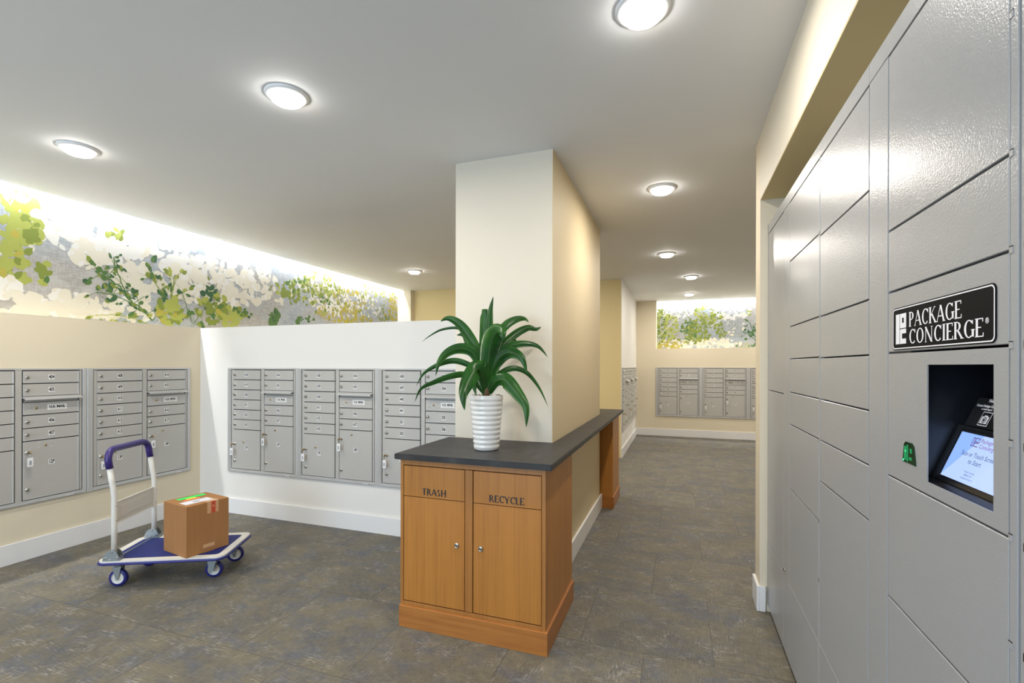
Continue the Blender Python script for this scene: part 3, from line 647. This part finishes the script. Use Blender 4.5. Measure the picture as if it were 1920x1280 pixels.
LEAVES = [
 ([(562, 760), (548, 560), (548, 400), (556, 185)], 80, .03, 'b', .5), ([(575, 740), (592, 520), (588, 330), (598, 200), (620, 98)], 66, 0, 'p', .2),
 ([(570, 770), (580, 600), (605, 420), (640, 350), (680, 350), (695, 405)], 140, -.17, 'p', 0), ([(580, 740), (630, 420), (700, 300), (780, 252), (840, 250), (872, 280)], 74, .12, 'p', .5),
 ([(585, 750), (660, 480), (760, 370), (860, 316), (925, 325), (958, 310)], 62, .15, 'p', .3), ([(585, 760), (660, 510), (740, 445), (850, 428), (940, 450), (1005, 525)], 56, .03, 'p', .2),
 ([(580, 770), (610, 620), (670, 520), (740, 490), (820, 530), (860, 640)], 100, -.12, 'p', 0), ([(590, 770), (640, 670), (710, 615), (790, 605), (870, 645), (950, 750), (1005, 870)], 42, .06, 'p', .1),
 ([(585, 785), (630, 700), (700, 685), (780, 770), (850, 880), (853, 1018)], 104, -.14, 'p', 0), ([(565, 740), (510, 500), (440, 370), (370, 285), (300, 252), (248, 272)], 78, .06, 'p', .3),
 ([(560, 740), (520, 480), (450, 370), (370, 320), (260, 330), (180, 370), (118, 415)], 24, .14, 'p', .3), ([(562, 740), (510, 530), (450, 440), (410, 370), (362, 370)], 62, .12, 'p', .2),
 ([(565, 765), (530, 600), (470, 490), (380, 465), (290, 500), (235, 570), (215, 655)], 78, -.05, 'p', .2), ([(560, 770), (500, 620), (420, 570), (330, 552), (230, 580), (130, 640), (78, 728)], 46, .02, 'p', .3),
 ([(560, 780), (500, 680), (420, 650), (320, 662), (200, 705), (110, 750), (68, 838)], 48, -.07, 'p', .4), ([(568, 780), (540, 640), (500, 610), (445, 690), (408, 790), (418, 900)], 122, -.19, 'p', 0),
 ([(590, 740), (680, 500), (745, 410), (775, 405), (795, 465)], 32, .17, 'p', .2), ([(560, 790), (505, 715), (488, 740), (500, 795)], 44, -.03, 'p', .1),
 ([(575, 770), (560, 640), (575, 560), (560, 600)], 60, -.06, 'p', .1), ([(585, 780), (620, 640), (650, 540), (700, 480)], 70, -.02, 'p', .2)]
for li, (pts, wd, off, kind, tilt) in enumerate(LEAVES):
    n = len(pts); cp = []
    for i, (a, b_) in enumerate(pts):
        q = i/(n-1); dep = PR+off*min(1, q*1.25)+(.0 if q else 0)
        cp.append(at_depth(760+a/3.763, 530+b_/3.763, dep))
    sp = spline(cp, 6); m_ = len(sp); bm_ = bmesh.new(); rows = []
    wm = wd/3.763*PR/FPX/2
    for i, p in enumerate(sp):
        q = i/(m_-1); tg = (sp[min(i+1, m_-1)]-sp[max(i-1, 0)]).normalized()
        side = tg.cross(vF).normalized(); nrm = side.cross(tg).normalized()
        if kind == 'b': wq = min(1, .5+q)*(1 if q < .93 else .6)
        else: wq = (.40+.60*sin(min(1, q/.42)*pi/2))*(1-max(0, (q-.42)/.58)**1.5)
        wv = max(wm*wq, .0006); ca, sa = cos(tilt), sin(tilt)
        s2 = side*ca+nrm*sa; n2 = nrm*ca-side*sa
        rows.append([bm_.verts.new(p+s2*(wv*k)+n2*(wv*.35*abs(k)**1.3)-Vector((PX, PY, ZC))) for k in (-1, -.5, -.07, .07, .5, 1)])
    for A, B in zip(rows, rows[1:]):
        for k in range(5):
            f = bm_.faces.new((A[k], A[k+1], B[k+1], B[k])); f.smooth = True
    mbx = MB(); i0 = mbx.mi('leaf_green'); i1 = mbx.mi('leaf_rib')
    ribf = [j for j in range(len(bm_.faces)) if j % 5 == 2]
    bm_.faces.ensure_lookup_table()
    for j, f in enumerate(bm_.faces): f.material_index = 1 if j % 5 == 2 else 0
    bmesh.ops.solidify(bm_, geom=bm_.faces[:], thickness=.0008)
    me = bpy.data.meshes.new('leaf'); bm_.to_mesh(me); bm_.free(); me.materials.append(MATS['leaf_green']); me.materials.append(MATS['leaf_rib'])
    part('leaf', me, pl, (0, 0, 0))

# ------------------------------------------------------------------ hand cart
CA = radians(26.5); ct = thing('platform_cart', 'blue and white platform hand cart standing on the carpet by the left mailboxes', 'hand cart', (-3.112, 2.232, 0), CA)
DZ = .180
def rrect(hx, hy, r, n=6):
    out = []
    for cx, cy, a0 in ((hx-r, hy-r, 0), (-hx+r, hy-r, 90), (-hx+r, -hy+r, 180), (hx-r, -hy+r, 270)):
        for i in range(n+1): a = radians(a0+90*i/n); out.append((cx+r*cos(a), cy+r*sin(a)))
    return out
def ring(outer, inner, z0, z1, m, b):
    bm_ = bmesh.new(); n = len(outer)
    V = [[bm_.verts.new((*p, z)) for p in s_] for s_, z in ((outer, z0), (outer, z1), (inner, z1), (inner, z0))]
    for k in range(4):
        A, B = V[k], V[(k+1) % 4]
        for i in range(n): bm_.faces.new((A[i], A[(i+1) % n], B[(i+1) % n], B[i]))
    bmesh.ops.recalc_face_normals(bm_, faces=bm_.faces[:]); b.merge(bm_, m)
b = MB(); ring(rrect(.362, .222, .05), rrect(.318, .178, .025), DZ-.022, DZ, 'cart_white', b); b.prism(rrect(.32, .18, .025), 2, DZ-.016, DZ-.006, 'cart_white'); b.build('deck', ct)
b = MB(); b.tube([(x, y, DZ-.016) for x, y in rrect(.364, .224, .052, 6)], .0078, 'cart_blue', 10, True); b.build('bumper', ct)
MB().prism(rrect(.316, .176, .03), 2, DZ-.006, DZ-.001, 'mat_blue').build('deck_mat', ct)
hp = []
hx0 = -.272
zs = [(.19, 0), (.40, 0), (.57, 0), (.62, -.006), (.66, -.014), (.74, -.026), (.79, -.034)]
left = [(hx0+dx, -.196, z) for z, dx in zs]
arc_ = [(hx0-.034-.008*(1-abs(1-2*i/16)), 0, 0) for i in range(17)]
for i in range(1, 10):
    a = pi-radians(90*i/9); left.append((hx0-.034-.010*i/9, -.196+.062+.062*cos(a), .79+.062*sin(a)))
right = [(x, -y, z) for x, y, z in left[::-1]]
allp = left+right
MB().tube(allp[:6], .0155, 'cart_white', 14).build('handle_post', ct); MB().tube(allp[-6:], .0155, 'cart_white', 14).build('handle_post', ct)
MB().tube([allp[5]]+allp[6:-6]+[allp[-6]], .0195, 'grip_blue', 16).build('grip', ct)
b = MB(); b.box(hx0-.003, hx0+.003, -.182, .182, .400, .530, 'panel_cream', .002); b.box(hx0+.002, hx0+.005, -.150, .150, .428, .502, 'panel_cream', .002); b.box(hx0-.006, hx0+.006, -.182, .182, .527, .534, 'cart_white', .002); b.box(hx0-.006, hx0+.006, -.182, .182, .396, .403, 'cart_white', .002)
for sy in (-1, 1):
    for z in (.42, .51): b.lathe([(0, .004), (.005, .003), (.006, 0)], 'cart_steel', 10, Matrix.Translation((hx0+.012, sy*.196, z)) @ Matrix.Rotation(radians(90), 4, 'Y'))
b.build('handle_panel', ct)
for sy in (-1, 1):
    b = MB(); pts = [(-.052, 0), (.040, 0), (.040, .022), (.028, .05), (.012, .064), (-.010, .066), (-.030, .056), (-.044, .036), (-.052, .012)]
    for yy in (sy*.196-.021, sy*.196+.018): b.prism([(hx0+a, DZ+c_) for a, c_ in pts], 1, yy, yy+.003, 'cart_steel', .0004)
    b.box(hx0+.036, hx0+.041, sy*.196-.021, sy*.196+.021, DZ, DZ+.024, 'cart_steel'); b.box(hx0-.052, hx0+.042, sy*.196-.021, sy*.196+.021, DZ, DZ+.003, 'cart_steel')
    for a, c_ in ((-.035, .02), (.028, .02), (0, .054), (-.012, .008)): b.lathe([(0, .0255), (.004, .025), (.006, .021)], 'chrome', 10, Matrix.Translation((hx0+a, sy*.196, DZ+c_)) @ Matrix.Rotation(radians(90), 4, 'X'))
    b.build('hinge_bracket', ct)
b = MB().cyl((hx0+.03, -.178, DZ+.022), (hx0+.03, .178, DZ+.022), .0035, 'cart_steel', 8); b.build('lock_rod', ct)
def caster(x, y, ox, oy, ang, rear):
    wz = .054; cw = MB(); R_ = Matrix.Translation((x+ox, y+oy, wz)) @ Matrix.Rotation(ang, 4, 'Z') @ Matrix.Rotation(radians(90), 4, 'X')
    cw.lathe([(.036, -.0145), (.046, -.0145), (.052, -.010), (.054, 0), (.052, .010), (.046, .0145), (.036, .0145)], 'cart_blue', 32, R_)
    cw.lathe([(0, -.016), (.009, -.016), (.011, -.011), (.034, -.010), (.037, -.014), (.037, .014), (.034, .010), (.011, .011), (.009, .016), (0, .016)], 'cart_white', 32, R_)
    wheel = cw.build('wheel', ct)
    f_ = MB(); T_ = Matrix.Translation((x, y, 0)) @ Matrix.Rotation(ang, 4, 'Z')
    lo = Matrix.Rotation(-ang, 4, 'Z') @ Vector((ox, oy, 0))
    for sy in (-.0205, .0185):
        b2 = bmesh.new(); vs = [(-.026, sy, .128), (.026, sy, .128), (lo.x+.010, sy, wz+.006), (lo.x+.007, sy, wz-.007), (lo.x-.007, sy, wz-.007), (lo.x-.010, sy, wz+.006)]
        f0 = b2.faces.new([b2.verts.new(v_) for v_ in vs]); ex_ = bmesh.ops.extrude_face_region(b2, geom=[f0]); bmesh.ops.translate(b2, vec=(0, .002, 0), verts=[g for g in ex_['geom'] if isinstance(g, bmesh.types.BMVert)])
        bmesh.ops.recalc_face_normals(b2, faces=b2.faces[:]); f_.merge(b2, 'cart_steel', T_)
    b2 = MB(); b2.lathe([(0, .1645), (.030, .1645), (.030, .145), (.024, .134), (.026, .126), (0, .126)], 'cart_steel', 20)
    b2.cyl((lo.x, lo.y-.023, wz), (lo.x, lo.y+.023, wz), .006, 'cart_steel', 10)
    tmp = b2.bm; 
    f_.merge(tmp, 'cart_steel', T_); fk = f_.build('caster_fork', ct)
caster(-.275, -.150, 0, 0, 0, True); caster(-.275, .150, 0, 0, 0, True)
caster(.262, -.125, -.010, .040, radians(4), False); caster(.262, .125, .012, .038, radians(16), False)

# ------------------------------------------------------------------ cardboard box on the cart
e1 = Vector((.2755, -.047, 0)); ang = math.atan2(-.047, .2755)
bx = thing('cardboard_box', 'brown taped cardboard box with shipping labels, sitting on the cart', 'box', (-3.135, 2.140, DZ), radians(-9.5))
# local: x 0..L along the narrow visible face, y 0..D going back
BL, BD, BH = .268, .262, .318
b = MB().box(0, BL, 0, BD, 0, BH, 'cardboard', .003, 2); 
b.box(.002, BL-.002, BD/2-.001, BD/2+.001, BH-.001, BH+.0004, 'dark_hole'); b.build('carton', bx)
b = MB(); b.box(BL-.0005, BL+.0008, .125, .195, BH-.075, BH+.0008, 'tape_clear'); b.box(.16, BL+.0008, .125, .195, BH-.0005, BH+.0008, 'tape_clear')
b.box(BL, BL+.0012, .147, .177, BH-.075, BH+.001, 'tape_red')
for i in range(7): b.box(BL+.001, BL+.0016, .157, .168, BH-.070+i*.010, BH-.064+i*.010, 'tape_dark_red')
b.box(BL+.001, BL+.0018, .158, .168, BH-.036, BH-.026, 'tape_clear')
b.build('packing_tape', bx)
b = MB(); b.box(BL-.0005, BL+.0008, .10, .170, .03, .052, 'tape_clear'); b.box(BL-.0005, BL+.0006, .10, .17, .0, .03, 'cardboard'); b.build('lower_tape', bx)
b = MB(); b.box(.145, .225, .02, .185, BH+.0009, BH+.0016, 'paper'); b.box(.17, .20, .08, .12, BH+.0016, BH+.0019, 'paper_print'); b.box(.155, .16, .13, .18, BH+.0016, BH+.0019, 'paper_print'); b.build('shipping_label', bx)
b = MB(); b.box(.03, .075, .055, .225, BH+.0006, BH+.0013, 'tag_green'); b.box(.072, .10, .09, .15, BH+.0013, BH+.0019, 'tag_yellow'); b.box(.098, .130, .06, .16, BH+.0006, BH+.0013, 'tag_orange'); b.build('green_sticker', bx)

# ------------------------------------------------------------------ parcel lockers   (local x = -Y, front = -y at X=.467)
XK = .467
def LK(name, label, y0, y1, cat='parcel locker'):
    return thing(name, label, cat, (XK, y1, 0), -Q), y1
ZD = 2.110; ZTOP = 2.165; TD = .016
def carcass(y1, y0, holes=()):
    """flat body; y1 > y0 world; local x from 0 to y1-y0"""
    b = MB(); w_ = y1-y0
    b.box(.001, w_-.001, TD+.004, .60, .05, ZTOP-.02, 'locker_gap')
    b.box(.0008, w_-.0008, 0, .60, ZD+.003, ZTOP, 'locker_paint', .001)
    b.box(.01, w_-.01, .03, .5, .0, .05, 'locker_gap')
    return b
def slab(b, x0, x1, z0, z1, m='locker_paint'): b.box(x0, x1, 0, TD, z0, z1, m, .0012)
GAP = .0022
def ldoor(root, x0, x1, z0, z1, hinge=None):
    b = MB(); b.box(x0+GAP, x1-GAP, .0005, TD, z0+GAP, z1-GAP, 'locker_paint', .0012)
    return b.build('locker_door', root)
# end tower
T1, ya = LK('parcel_locker_tower', 'narrow grey end tower of the parcel lockers beside the cream wall stub', 2.548, 2.985)
b = carcass(2.985, 2.548); b.build('carcass', T1); w_ = 2.985-2.548
for z0, z1 in ((1.245, ZD), (.405, 1.245)): ldoor(T1, .004, w_-.002, z0, z1)
b = MB(); slab(b, .001, w_-.0012, .05, .403); b.build('base_panel', T1)
# two-column tower
T2, ya = LK('parcel_locker_tower', 'grey two-column parcel locker tower between the end tower and the kiosk', 1.478, 2.548)
w_ = 2.548-1.478; carcass(2.548, 1.478).build('carcass', T2)
b = MB(); slab(b, .0012, .128, .05, ZD+.001); b.lathe([(0, .006), (.006, .006), (.008, 0)], 'chrome', 16, Matrix.Translation((.030, 0, .425)) @ rot_front()); b.box(.028, .032, -.0068, -.0055, .420, .430, 'dark_hole'); b.build('side_panel', T2)
LA = [ZD, 1.845, 1.552, 1.408, 1.260, 1.117, .829, .403]; LB = [ZD, 1.835, 1.550, 1.405, 1.260, 1.117, .973, .403]
for a, c_ in zip(LA, LA[1:]): ldoor(T2, .128, .6005, c_, a)
for a, c_ in zip(LB, LB[1:]): ldoor(T2, .612, w_-.002, c_, a)
b = MB(); slab(b, .602, .6105, .05, ZD+.001)
for z in LA[1:-1]+[.62, .25]: b.box(.6035, .609, -.0012, .002, z-.007, z+.007, 'chrome', .0005)
b.build('hinge_strip', T2)
b = MB(); slab(b, .1285, .6005, .05, .401); slab(b, .612, w_-.002, .05, .401); b.build('base_panel', T2)
# kiosk tower
T3, yk = LK('kiosk_tower', 'grey parcel locker kiosk tower with black sign and lit touch screen', .897, 1.478, 'parcel kiosk')
w_ = 1.478-.897; kx = lambda y: 1.478-y
b = MB(); b.box(.0008, w_-.0008, 0, .60, ZD+.003, ZTOP, 'locker_paint', .001)
b.box(.001, w_-.001, TD+.004, .60, .05, 1.118, 'locker_gap'); b.box(.001, w_-.001, TD+.004, .60, 1.412, ZTOP-.02, 'locker_gap')
b.box(.001, kx(1.25), .004, .60, 1.117, 1.413, 'locker_gap'); b.box(kx(.92), w_-.001, TD+.004, .60, 1.117, 1.413, 'locker_gap')
b.box(.01, w_-.01, .03, .5, 0, .05, 'locker_gap'); b.build('carcass', T3)
DX0, DX1 = kx(1.359), kx(.919)
b = MB(); slab(b, .002, DX0-.0012, .05, ZD+.001); b.build('side_panel', T3)
b = MB(); slab(b, DX1+.0012, w_-.003, .05, ZD+.001)
for z in (1.90, 1.693, 1.549, 1.407, 1.26, 1.120, .96, .70):
    b.box(DX1+.0005, DX1+.009, -.0012, .001, z-.005, z+.005, 'locker_paint', .0005); b.box(DX1+.001, DX1+.009, -.0013, -.0004, z+.0052, z+.0066, 'dark_hole')
b.build('hinge_strip', T3)
for a, c_ in ((ZD, 1.694), (1.694, 1.549), (1.119, .834), (.834, .403)): ldoor(T3, DX0, DX1, c_, a)
b = MB(); slab(b, DX0+.0012, DX1-.0012, .05, .401); b.build('base_panel', T3)
sg = MB(); sg.box(DX0+GAP, DX1-GAP, .0005, TD, 1.407+GAP, 1.549-GAP, 'locker_paint', .0012); sg.build('sign_door', T3)
# sign plate
sx0, sx1, sz0, sz1 = kx(1.329), kx(.949), 1.4125, 1.5075
def rr(x0, x1, z0, z1, r): 
    cx, cz = (x0+x1)/2, (z0+z1)/2; return [(cx+a, cz+c_) for a, c_ in rrect((x1-x0)/2, (z1-z0)/2, r, 5)]
b = MB(); b.prism(rr(sx0, sx1, sz0, sz1, .011), 1, -.0009, .0004, 'sign_black'); SY = -.0012
o_, i_ = rr(sx0+.0022, sx1-.0022, sz0+.0022, sz1-.0022, .0095), rr(sx0+.0050, sx1-.0050, sz0+.0045, sz1-.0045, .0078)
for k in range(len(o_)):
    j = (k+1) % len(o_); b.fast_poly([(o_[k][0], SY, o_[k][1]), (o_[j][0], SY, o_[j][1]), (i_[j][0], SY, i_[j][1]), (i_[k][0], SY, i_[k][1])], 'sign_white')
lx, lz = kx(1.311), 1.4255; hz = 1.4925-lz; lw = .052
def rc(x0, x1, z0, z1, m='sign_white', y=-.0012): b.fast_poly([(x0, y, z0), (x1, y, z0), (x1, y, z1), (x0, y, z1)], m)
rc(lx, lx+.019, lz, lz+hz)
rc(lx+.021, lx+lw, lz+hz*.52, lz+hz); rc(lx+.0325, lx+.0405, lz+hz*.69, lz+hz*.86, 'sign_black', -.0014)
rc(lx+.021, lx+lw, lz, lz+hz*.49); rc(lx+.0325, lx+lw, lz+hz*.17, lz+hz*.34, 'sign_black', -.0014)
letters(b, 'PACKAGE', kx(1.247), kx(1.043), 1.4605, 1.4920, SY, 'sign_white', .165, .06, True)
letters(b, 'CONCIERGE', kx(1.247), kx(.979), 1.4240, 1.4550, SY, 'sign_white', .165, .06, True)
RX, RZ = kx(.971), 1.4495
b.text('R', RX, RZ, .0075, 'sign_white', SY, .0003)
for k in range(16):
    a, a2 = 2*pi*k/16, 2*pi*(k+1)/16
    b.fast_poly([(RX+q*cos(w2), SY, RZ+q*sin(w2)) for q, w2 in ((.0038, a), (.0038, a2), (.0048, a2), (.0048, a))], 'sign_white')
b.build('kiosk_sign', T3)
# kiosk face with opening
ox0, ox1, oz0, oz1 = kx(1.170), kx(.9575), 1.1455, 1.3790
b = MB()
def face(x0, x1, z0, z1): b.box(x0, x1, .0005, .0028, z0, z1, 'locker_paint')
face(DX0+GAP, ox0, 1.119+GAP, 1.407-GAP); face(ox1, DX1-GAP, 1.119+GAP, 1.407-GAP); face(ox0, ox1, 1.119+GAP, oz0); face(ox0, ox1, oz1, 1.407-GAP)
b.build('kiosk_face', T3)
b = MB()   # recess housing
rx0, rx1 = kx(1.215), kx(.925)
b.box(rx0-.004, rx0, .0032, .26, 1.122, 1.405, 'kiosk_black'); b.box(rx1, rx1+.004, .0032, .26, 1.122, 1.405, 'kiosk_black')
b.box(rx0, rx1, .256, .26, 1.122, 1.405, 'kiosk_black'); b.box(rx0, rx1, .0032, .256, 1.400, 1.405, 'kiosk_black'); b.box(rx0, rx1, .0032, .256, 1.122, 1.126, 'kiosk_black')
b.build('recess_housing', T3)
# screen (slanted): bottom front to top back
s0 = Vector((0, .032, 1.158)); s1 = Vector((0, .067, 1.246)); sd = (s1-s0); sl = sd.length; su = sd.normalized(); sn = Vector((0, -su.z, su.y))
SX0 = kx(1.192); SW = SL = .27
def scr(q, off=0.): 
    v_ = s0+su*q[2]+sn*off; return (SX0+q[0], v_.y, v_.z)
b = MB()
def sbox(x0, x1, u0, u1, o0, o1, m):
    bm_ = bmesh.new(); bmesh.ops.create_cube(bm_, size=1)
    for v_ in bm_.verts: v_.co = Vector(scr(((x0+x1)/2+v_.co.x*(x1-x0), 0, (u0+u1)/2+v_.co.z*(u1-u0)), (o0+o1)/2+v_.co.y*(o1-o0)))
    bmesh.ops.recalc_face_normals(bm_, faces=bm_.faces[:]); b.merge(bm_, m)
sbox(-.016, SL, -.010, sl+.012, -.02, -.0002, 'bezel'); sbox(-.016, -.006, -.010, sl+.012, -.0002, .004, 'bezel'); sbox(-.006, SL, -.010, -.004, -.0002, .004, 'bezel'); sbox(-.006, SL, sl+.006, sl+.012, -.0002, .004, 'bezel')
b.prism([(.0034, 1.1262), (.0034, 1.144), (.028, 1.150), (.060, 1.1262)], 0, rx0, rx1, 'bezel')
b.build('screen_bezel', T3)
b = MB(); sbox(0, SL, 0, sl, -.0002, .0008, 'screen'); sf = lambda q: scr(q, .0012)
b.fast_poly([sf((.0, 0, 0)), sf((SL, 0, 0)), sf((SL, 0, sl)), sf((.095, 0, sl))][:3]+[sf((.075, 0, sl))], 'screen_pale')
sf = lambda q: scr(q, .0018)
LX = .0480
b.text('Package', .0735, .0845, .0115, 'screen_purple', 0, .0000, 1, 'LEFT', sf, .05); b.text('Concierge', .0750, .0740, .0115, 'screen_purple', 0, .0000, 1, 'LEFT', sf, .05)
def srect(x0, x1, u0, u1, m='screen_purple'): b.fast_poly([sf((x0, 0, u0)), sf((x1, 0, u0)), sf((x1, 0, u1)), sf((x0, 0, u1))], m)
for q in ((LX, LX+.0015, .071, .0885), (LX+.005, LX+.0065, .071, .0885), (LX, LX+.0065, .087, .0885), (LX, LX+.0065, .071, .0725), (LX+.008, LX+.0225, .087, .0885), (LX+.008, LX+.0225, .080, .0815), (LX+.021, LX+.0225, .0815, .087), (LX+.008, LX+.0095, .071, .0885), (LX+.008, LX+.0225, .0775, .079), (LX+.008, LX+.0225, .071, .0725)): srect(*q)
b.text('Scan or Touch Screen', .0865, .055, .0128, 'screen_text', 0, .0000, .92, 'CENTER', sf); b.text('to Start', .0855, .0415, .0128, 'screen_text', 0, .0000, 1, 'CENTER', sf)
b.text('Package Concierge', .0845, .0221, .0046, 'screen_text', 0, .0000, .9, 'CENTER', sf); b.text('888.802.7221', .0845, .0156, .0046, 'screen_text', 0, .0000, 1, 'CENTER', sf); b.text('packageconcierge.com', .0850, .0095, .0046, 'screen_text', 0, .0000, .9, 'CENTER', sf)
b.build('touch_screen', T3)
b = MB()   # scanner hood above the screen
b.prism([(.064, 1.2613), (.0871, 1.3153), (.20, 1.3153), (.20, 1.2613)], 0, kx(1.18), rx1-.001, 'bezel')
def hf(q):
    u = q[2]; return (kx(1.18)+q[0], .064+.3935*u-.0008, 1.2613+.920*u+.0004)
b.text('Need Help?', .0385, .0535, .0085, 'sign_white', 0, .0003, 1, 'LEFT', hf); b.text('Contact Package Concierge', .0085, .0425, .0062, 'sign_white', 0, .0004, 1, 'LEFT', hf); b.text('or email support', .0285, .0362, .0048, 'sign_white', 0, .0003, 1, 'LEFT', hf)
def hrect(x0, x1, u0, u1, m='sign_white', o=0.): b.fast_poly([(p[0], p[1]-o, p[2]+o*.4) for p in (hf((x0, 0, u0)), hf((x1, 0, u0)), hf((x1, 0, u1)), hf((x0, 0, u1)))], m)
hrect(.0400, .0690, .0035, .0315); hrect(.0415, .0675, .005, .030, 'bezel', .0002); hrect(.0440, .0650, .008, .022, 'sign_white', .0004); hrect(.0500, .0600, .022, .0245, 'sign_white', .0004)
for r_, m_, o_ in ((.0062, 'bezel', .0006), (.0046, 'sign_white', .0008), (.0030, 'bezel', .0010)):
    b.fast_poly([(p[0], p[1]-o_, p[2]+o_*.4) for p in [hf((.0545+r_*cos(2*pi*k/20), 0, .015+r_*sin(2*pi*k/20))) for k in range(20)]], m_)
b.build('instruction_hood', T3)
b = MB()   # barcode scanner window
q = [(kx(1.277), 1.167), (kx(1.214), 1.167), (kx(1.223), 1.206), (kx(1.232), 1.212), (kx(1.262), 1.212), (kx(1.270), 1.206)]
b.prism(q, 1, -.001, .0007, 'scan_glass')
for (a, c_, w2, h2) in ((kx(1.268), 1.172, .010, .030), (kx(1.255), 1.170, .006, .036), (kx(1.244), 1.175, .012, .006), (kx(1.240), 1.190, .008, .010)): b.box(a, a+w2, -.0016, -.0008, c_, c_+h2, 'scan_green')
b.box(kx(1.273), kx(1.270), -.0018, -.0008, 1.169, 1.173, 'scan_spot'); b.box(kx(1.262), kx(1.259), -.0018, -.0008, 1.190, 1.194, 'scan_spot')
b.build('scanner_window', T3)
T4, yk = LK('parcel_locker_tower', 'grey parcel locker tower cut off by the right photo edge', -.30, .895)
w_ = .895+.30; carcass(.895, -.30).build('carcass', T4)
b = MB(); slab(b, .0012, .016, .05, ZD+.001)
for z in (1.85, 1.55, 1.407, 1.26, 1.117, .96, .80): b.box(.012, .024, -.0025, .001, z-.006, z+.006, 'dark_hole')
b.build('hinge_strip', T4)
for a, c_ in zip(LB, LB[1:]): ldoor(T4, .017, .50, c_, a)
for a, c_ in zip(LA, LA[1:]): ldoor(T4, .50, w_-.01, c_, a)
b = MB(); slab(b, .017, w_-.01, .05, .401); b.build('base_panel', T4)
